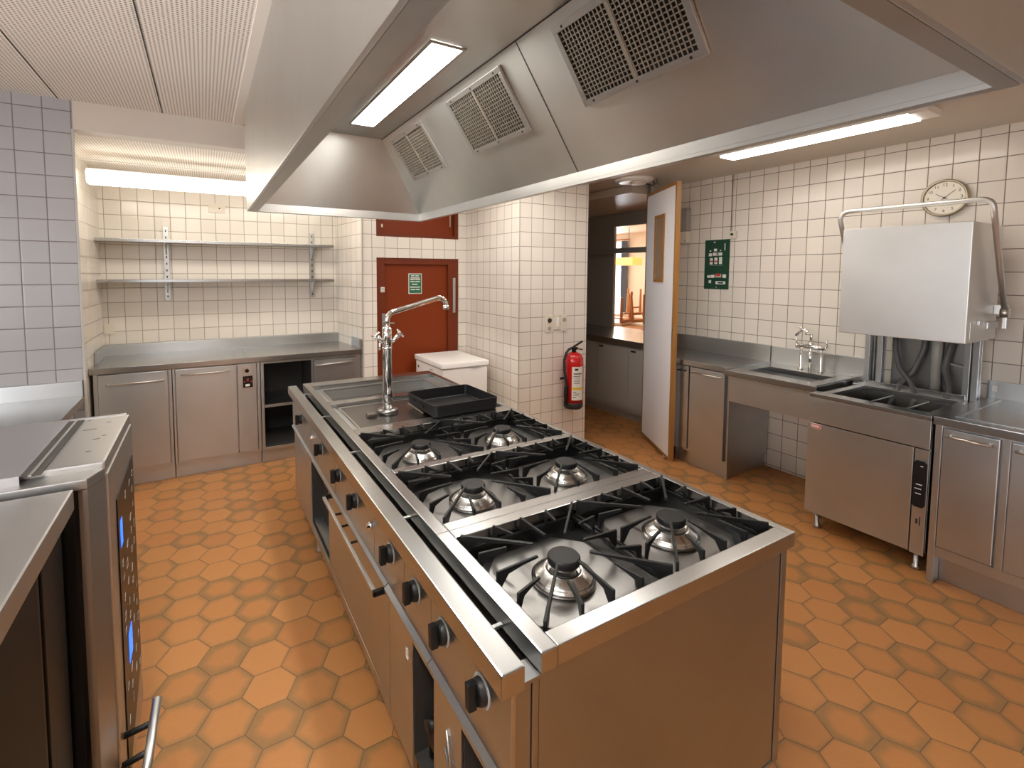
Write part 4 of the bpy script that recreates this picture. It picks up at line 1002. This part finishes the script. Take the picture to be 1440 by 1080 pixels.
a0 = Vector((cx + .002, cy, 1.393)); ang = math.atan2(.10, .27)
pts = [a0, a0 + Vector((0, 0, .04))]
cc = Vector((cx + .052, cy, 1.433)); sp = R(18)
pts += [cc + Vector((-.05 * math.cos(R(a)), 0, .05 * math.sin(R(a)))) for a in (18, 36, 54, 72)]
pe = Vector((1.255, cy, 1.556)); pts += [pts[-1].lerp(pe, k) for k in (.5, 1.)]
c2 = Vector((1.268, cy, 1.512))
pts += [c2 + Vector((.046 * math.cos(R(a)), 0, .046 * math.sin(R(a)))) for a in (88, 65, 40, 15, -8)]
obj('spout', MB().tube(pts, .0155, 18).lathe([(.018, -.014), (.020, 0), (.018, .014)], (1.3145, cy, 1.498), 'z', 20), 'chrome', t)

# roasting pan
t = thing('roasting_pan', 'black rectangular roasting pan lying on the island behind the burners', 'pan', (1.30, 2.63, .9))
pm = Matrix.Translation((1.297, 2.632, 0)) @ Matrix.Rotation(R(1.5), 4, 'Z')
b = MB(); w, dp, z0, h = .213, .198, .9008, .071
def rr(w, d, r, n=5):
    o = []
    for sx, sy, a in ((1, 1, 0), (-1, 1, 90), (-1, -1, 180), (1, -1, 270)):
        for k in range(n + 1): o.append((sx * (w - r) + r * math.cos(R(a + 90 * k / n)), sy * (d - r) + r * math.sin(R(a + 90 * k / n))))
    return o
tt = bmesh.new(); rings = []
for ww, dd, zz, r_ in ((w - .012, dp - .012, z0, .02), (w - .004, dp - .004, z0 + .006, .024), (w, dp, z0 + h, .026), (w - .006, dp - .006, z0 + h, .022), (w - .010, dp - .010, z0 + .010, .02), (w - .018, dp - .018, z0 + .005, .016)):
    rings.append([tt.verts.new(pm @ Vector((x, y, zz))) for x, y in rr(ww, dd, r_)])
n_ = len(rings[0])
for A_, B2 in zip(rings, rings[1:]):
    for i in range(n_): tt.faces.new((A_[i], A_[(i + 1) % n_], B2[(i + 1) % n_], B2[i]))
tt.faces.new(rings[0][::-1]); tt.faces.new(rings[-1]); bmesh.ops.recalc_face_normals(tt, faces=tt.faces[:])
b._merge(tt, 0, False)
obj('body', b, plain('black_pan', (.010, .010, .011), .42, 0., 0., .35), t)
b = MB()
for sx in (-1,):
    b.box(sx * w - .004, sx * w + .0, -.05, .05, z0 + .03, z0 + .045, 0, .002, pm); b.box(sx * w - .006, sx * w + .0005, .08, .13, z0 + .038, z0 + .05, 0, .002, pm)
obj('grip', b, 'iron', t)

# ------------------------------------------------------------------ LEFT FOREGROUND: combi oven, second oven, table behind
t = thing('combi_oven', 'steel combi oven with black touch panel and blue displays, left foreground', 'oven', (-.6, 1.85, 0))
ox, oy0, oy1, oz = -.246, 1.60, 2.135, 1.20
b = MB()
b.prism([(-1.0, .30), (ox - .006, .30), (ox - .006, oz - .012), (ox - .018, oz - .002), (-1.0, oz - .002)], oy0 + .03, oy1 - .004, 'y')
obj('body', b, 'steel_oven', t)
b = MB(); b.box(-.370, ox, oy0 + .028, oy1, oz - .035, oz, 0, .006); obj('top_front', b, 'steel_oven', t)
b = MB(); b.box(-1.02, -.412, oy0 - .005, oy1 - .012, oz - .001, oz + .004, 0, .001); b.box(-1.02, -.412, oy0 - .006, oy0 - .004, oz - .03, oz + .003, 0, .001); b.box(-1.02, ox - .01, oy1 - .010, oy1 + .012, oz - .02, oz + .002, 0, .002); obj('top_plate', b, plain('oven_top_steel', (.52, .52, .54), .38, 1.), t)
b = MB(); b.box(-.412, -.372, oy0 + .0, oy1 - .012, oz - .0015, oz + .0005, 0, 0); b.box(-.395, -.388, oy0 - .01, oy1 - .03, oz + .0005, oz + .004, 1, .001); obj('vent_slot', b, ['void', 'steel_oven'], t)
b = MB(); b.prism([(-.95, 1.56), (-.275, 1.56), (-.248, 1.628), (-.95, 1.628)], oz - .045, oz - .018, 'z', 0, .003)
obj('bezel', b, 'steel_oven', t)
b = MB(); b.prism([(-.285, 1.562), (-.275, 1.562), (-.248, 1.628), (-.285, 1.628)], .30, oz - .046, 'z'); obj('corner_post', b, 'steel_oven', t)
obj('side_panel', MB().box(-.95, -.330, 1.595, 1.628, .30, oz - .046, 0, 0).box(-.329, -.306, 1.575, 1.628, .30, oz - .05, 0, .002), 'black_matt', t)
fp = obj('front_plate', MB().box(ox - .0055, ox + .004, oy0 + .032, oy1 - .006, .12, oz - .036, 0, .003), 'steel_oven', t)
b = MB(); b.prism([(1.735, 1.045), (2.095, 1.06), (2.095, .30), (1.735, .16)], ox + .0042, ox + .0075, 'x')
tp = obj('touch_panel', b, 'glass_black', fp)
b = MB()
for (y0, y1, z0, z1) in ((1.765, 1.80, .885, .965), (1.83, 1.90, .47, .565)): b.box(ox + .0077, ox + .0087, y0, y1, z0, z1, 0, 0)
obj('display', b, 'blue', tp)
b = MB(); rr_ = random.Random(3)
for i in range(13):
    zc = 1.01 - i * .058
    for yc in (1.79, 1.88, 1.97, 2.05):
        if rr_.random() < .25 or (yc < 1.92 and (.86 < zc < .98 or .45 < zc < .58)): continue
        w_, h_ = rr_.uniform(.014, .028), rr_.uniform(.012, .03); yy, zz = yc + rr_.uniform(-.012, .012), zc + rr_.uniform(-.01, .01); x_ = ox + .0077
        k = rr_.random()
        if k < .5:
            for q in ((yy - w_ / 2, yy + w_ / 2, zz + h_ / 2 - .002, zz + h_ / 2), (yy - w_ / 2, yy + w_ / 2, zz - h_ / 2, zz - h_ / 2 + .002), (yy - w_ / 2, yy - w_ / 2 + .002, zz - h_ / 2, zz + h_ / 2), (yy + w_ / 2 - .002, yy + w_ / 2, zz - h_ / 2, zz + h_ / 2)): b.box(x_, x_ + .0008, *q, 0, 0)
        else:
            for q in range(3): b.box(x_, x_ + .0008, yy - w_ / 2, yy + w_ / 2 - q * .004, zz - q * .008, zz - q * .008 + .0025, 0, 0)
obj('icon', b, 'icon', tp)
obj('door_handle', MB().tube([(-.1635, 1.745, .385), (-.178, 1.60, .315), (-.182, 1.565, .298)], .013, 16), 'steel_satin', fp)
obj('handle_mount', MB().tube([(-.243, 1.70, .34), (-.170, 1.69, .357)], .009, 10).tube([(-.243, 1.64, .30), (-.177, 1.625, .327)], .009, 10), 'black', fp)
for x in (-.32, -.92):
    for y in (1.68, 2.07): obj('leg', MB().box(x - .02, x + .02, y - .02, y + .02, .001, .2995, 0, .002), 'steel_dark', t)
b = MB()
for x, y, l, a in ((-.335, 1.98, .035, .1), (-.295, 2.05, .012, .5), (-.30, 1.86, .018, .6), (-.285, 1.89, .012, .2), (-.355, 2.10, .01, .3), (-.30, 1.74, .012, 0)):
    b.box(-l / 2, l / 2, -.003, .003, 0, .0006, 0, 0, Matrix.Translation((x, y, oz + .0001)) @ Matrix.Rotation(a, 4, 'Z'))
obj('scuff', b, 'scratch', t)
t = thing('oven', 'steel-topped oven with black glass front, nearest at the left edge', 'oven', (-.6, 1.1, 0))
obj('top', MB().box(-1.0, -.297, .45, 1.535, 1.118, 1.170, 0, .005), 'steel_oven', t)
obj('body', MB().box(-1.0, -.345, .47, 1.52, .12, 1.117, 0, .002), 'void', t)
obj('glass_door', MB().box(-.3445, -.318, .49, 1.30, .14, 1.10, 0, .003), 'black_matt', t)
obj('door_seal', MB().box(-.344, -.325, 1.305, 1.34, .14, 1.10, 0, .003).box(-.344, -.322, 1.35, 1.52, .14, 1.10, 0, .003), 'black', t)
obj('base', MB().box(-.98, -.36, .48, 1.51, .001, .1195, 0, .002), 'void', t)
t = thing('side_counter', 'stainless counter with upstand against the grey tiled pier, behind the ovens', 'counter', (-1.3, 3.2, 0))
obj('top', MB().box(-2.55, -.642, 2.6, 3.69, .925, .968, 0, .004), 'steel_top', t)
obj('upstand', MB().box(-2.55, -.648, 3.69, 3.7185, .925, 1.056, 0, .003), 'steel', t)
obj('shelf', MB().box(-2.5, -.72, 2.65, 3.66, .24, .27, 0, .002), 'steel', t)
for x in (-2.45, -.70):
    for y in (2.68, 3.62): obj('leg', MB().box(x - .02, x + .02, y - .02, y + .02, .001, .9245, 0, .002), 'steel', t)

# ------------------------------------------------------------------ added unseen fill lights: ceiling lamps, side and rear windows, dining area lights
for x, y, lab in ((-.28, .55, 'added fill lamp on the perforated ceiling over the aisle by the ovens'), (1.95, 3.42, 'added fill lamp between the hood and the red door'), (2.5, 2.6, 'added fill lamp beside the right flank of the hood')):
    z = 2.709 if x < .2 else 2.643
    t = thing('fluorescent_lamp', lab, 'lamp', (x, y, z))  # added fitting, there only to brighten its area
    obj('housing', MB().box(x - .1, x + .1, y - .62, y + .62, z - .035, z, 0, .003), 'white', t)
    obj('diffuser', MB().box(x - .085, x + .085, y - .6, y + .6, z - .05, z - .0355, 0, .004), 'fill_aisle' if x < 0 else 'fill_corridor', t)
M['fill_pane_left'] = glow('added_window_glow', (.93, .96, 1.), 6.)
M['fill_pane_rear'] = glow('added_rear_window_glow', (.88, .93, 1.), 1.)
for nm, q, ax in (('added_window_3', (-2.595, -2.58, -1.7, 1.9, .95, 2.35), 'x'), ('added_window_4', (-2.2, -.1, -2.495, -2.48, .95, 2.35), 'y')):  # added out-of-view windows, their glowing panes brighten the kitchen
    w = struct(nm, MB().box(*q, 0, 0), 'fill_pane_left' if ax == 'x' else 'fill_pane_rear')
    b = MB(); x0, x1, y0, y1, z0, z1 = q; e = .05
    if ax == 'x':
        for a, c in ((y0 - e, y0), (y1, y1 + e), ((y0 + y1) / 2 - .03, (y0 + y1) / 2 + .03)): b.box(x0, x1 + .03, a, c, z0 - e, z1 + e, 0, .003)
        b.box(x0, x1 + .03, y0, y1, z0 - e, z0, 0, .003); b.box(x0, x1 + .03, y0, y1, z1, z1 + e, 0, .003)
    else:
        for a, c in ((x0 - e, x0), (x1, x1 + e), ((x0 + x1) / 2 - .03, (x0 + x1) / 2 + .03)): b.box(a, c, y0, y1 + .03, z0 - e, z1 + e, 0, .003)
        b.box(x0, x1, y0, y1 + .03, z0 - e, z0, 0, .003); b.box(x0, x1, y0, y1 + .03, z1, z1 + e, 0, .003)
    obj('window_frame', b, 'white', w)
def area(name, loc, rot, sx, sy, power, col):
    l = bpy.data.lights.new(name, 'AREA'); l.shape = 'RECTANGLE'; l.size = sx; l.size_y = sy; l.energy = power; l.color = col
    o = bpy.data.objects.new(name, l); COL.objects.link(o); o.location = loc; o.rotation_euler = rot
    return o
area('dining_window_fill', (9.0, 9.3, 1.6), (0, R(90), 0), 1.4, 1.0, 60, (.85, .93, 1.))  # added area light, boosts what the dining window gives
area('dining_overhead_fill', (7.0, 7.6, 2.66), (0, 0, 0), 1.5, 1.5, 62, (1., .84, .64))  # added area light without a fitting, brightens the dining room

# ------------------------------------------------------------------ world and view
w = bpy.data.worlds.new('world'); S.world = w; w.use_nodes = True
w.node_tree.nodes['Background'].inputs[0].default_value = (.05, .05, .055, 1)
S.view_settings.view_transform = 'Standard'; S.view_settings.look = 'None'
S.view_settings.exposure = .15; S.view_settings.gamma = 1.; S.view_settings.use_curve_mapping = False
S.cycles.max_bounces = 10; S.cycles.diffuse_bounces = 6; S.cycles.glossy_bounces = 6
S.cycles.use_denoising = True; S.cycles.sample_clamp_indirect = 6.
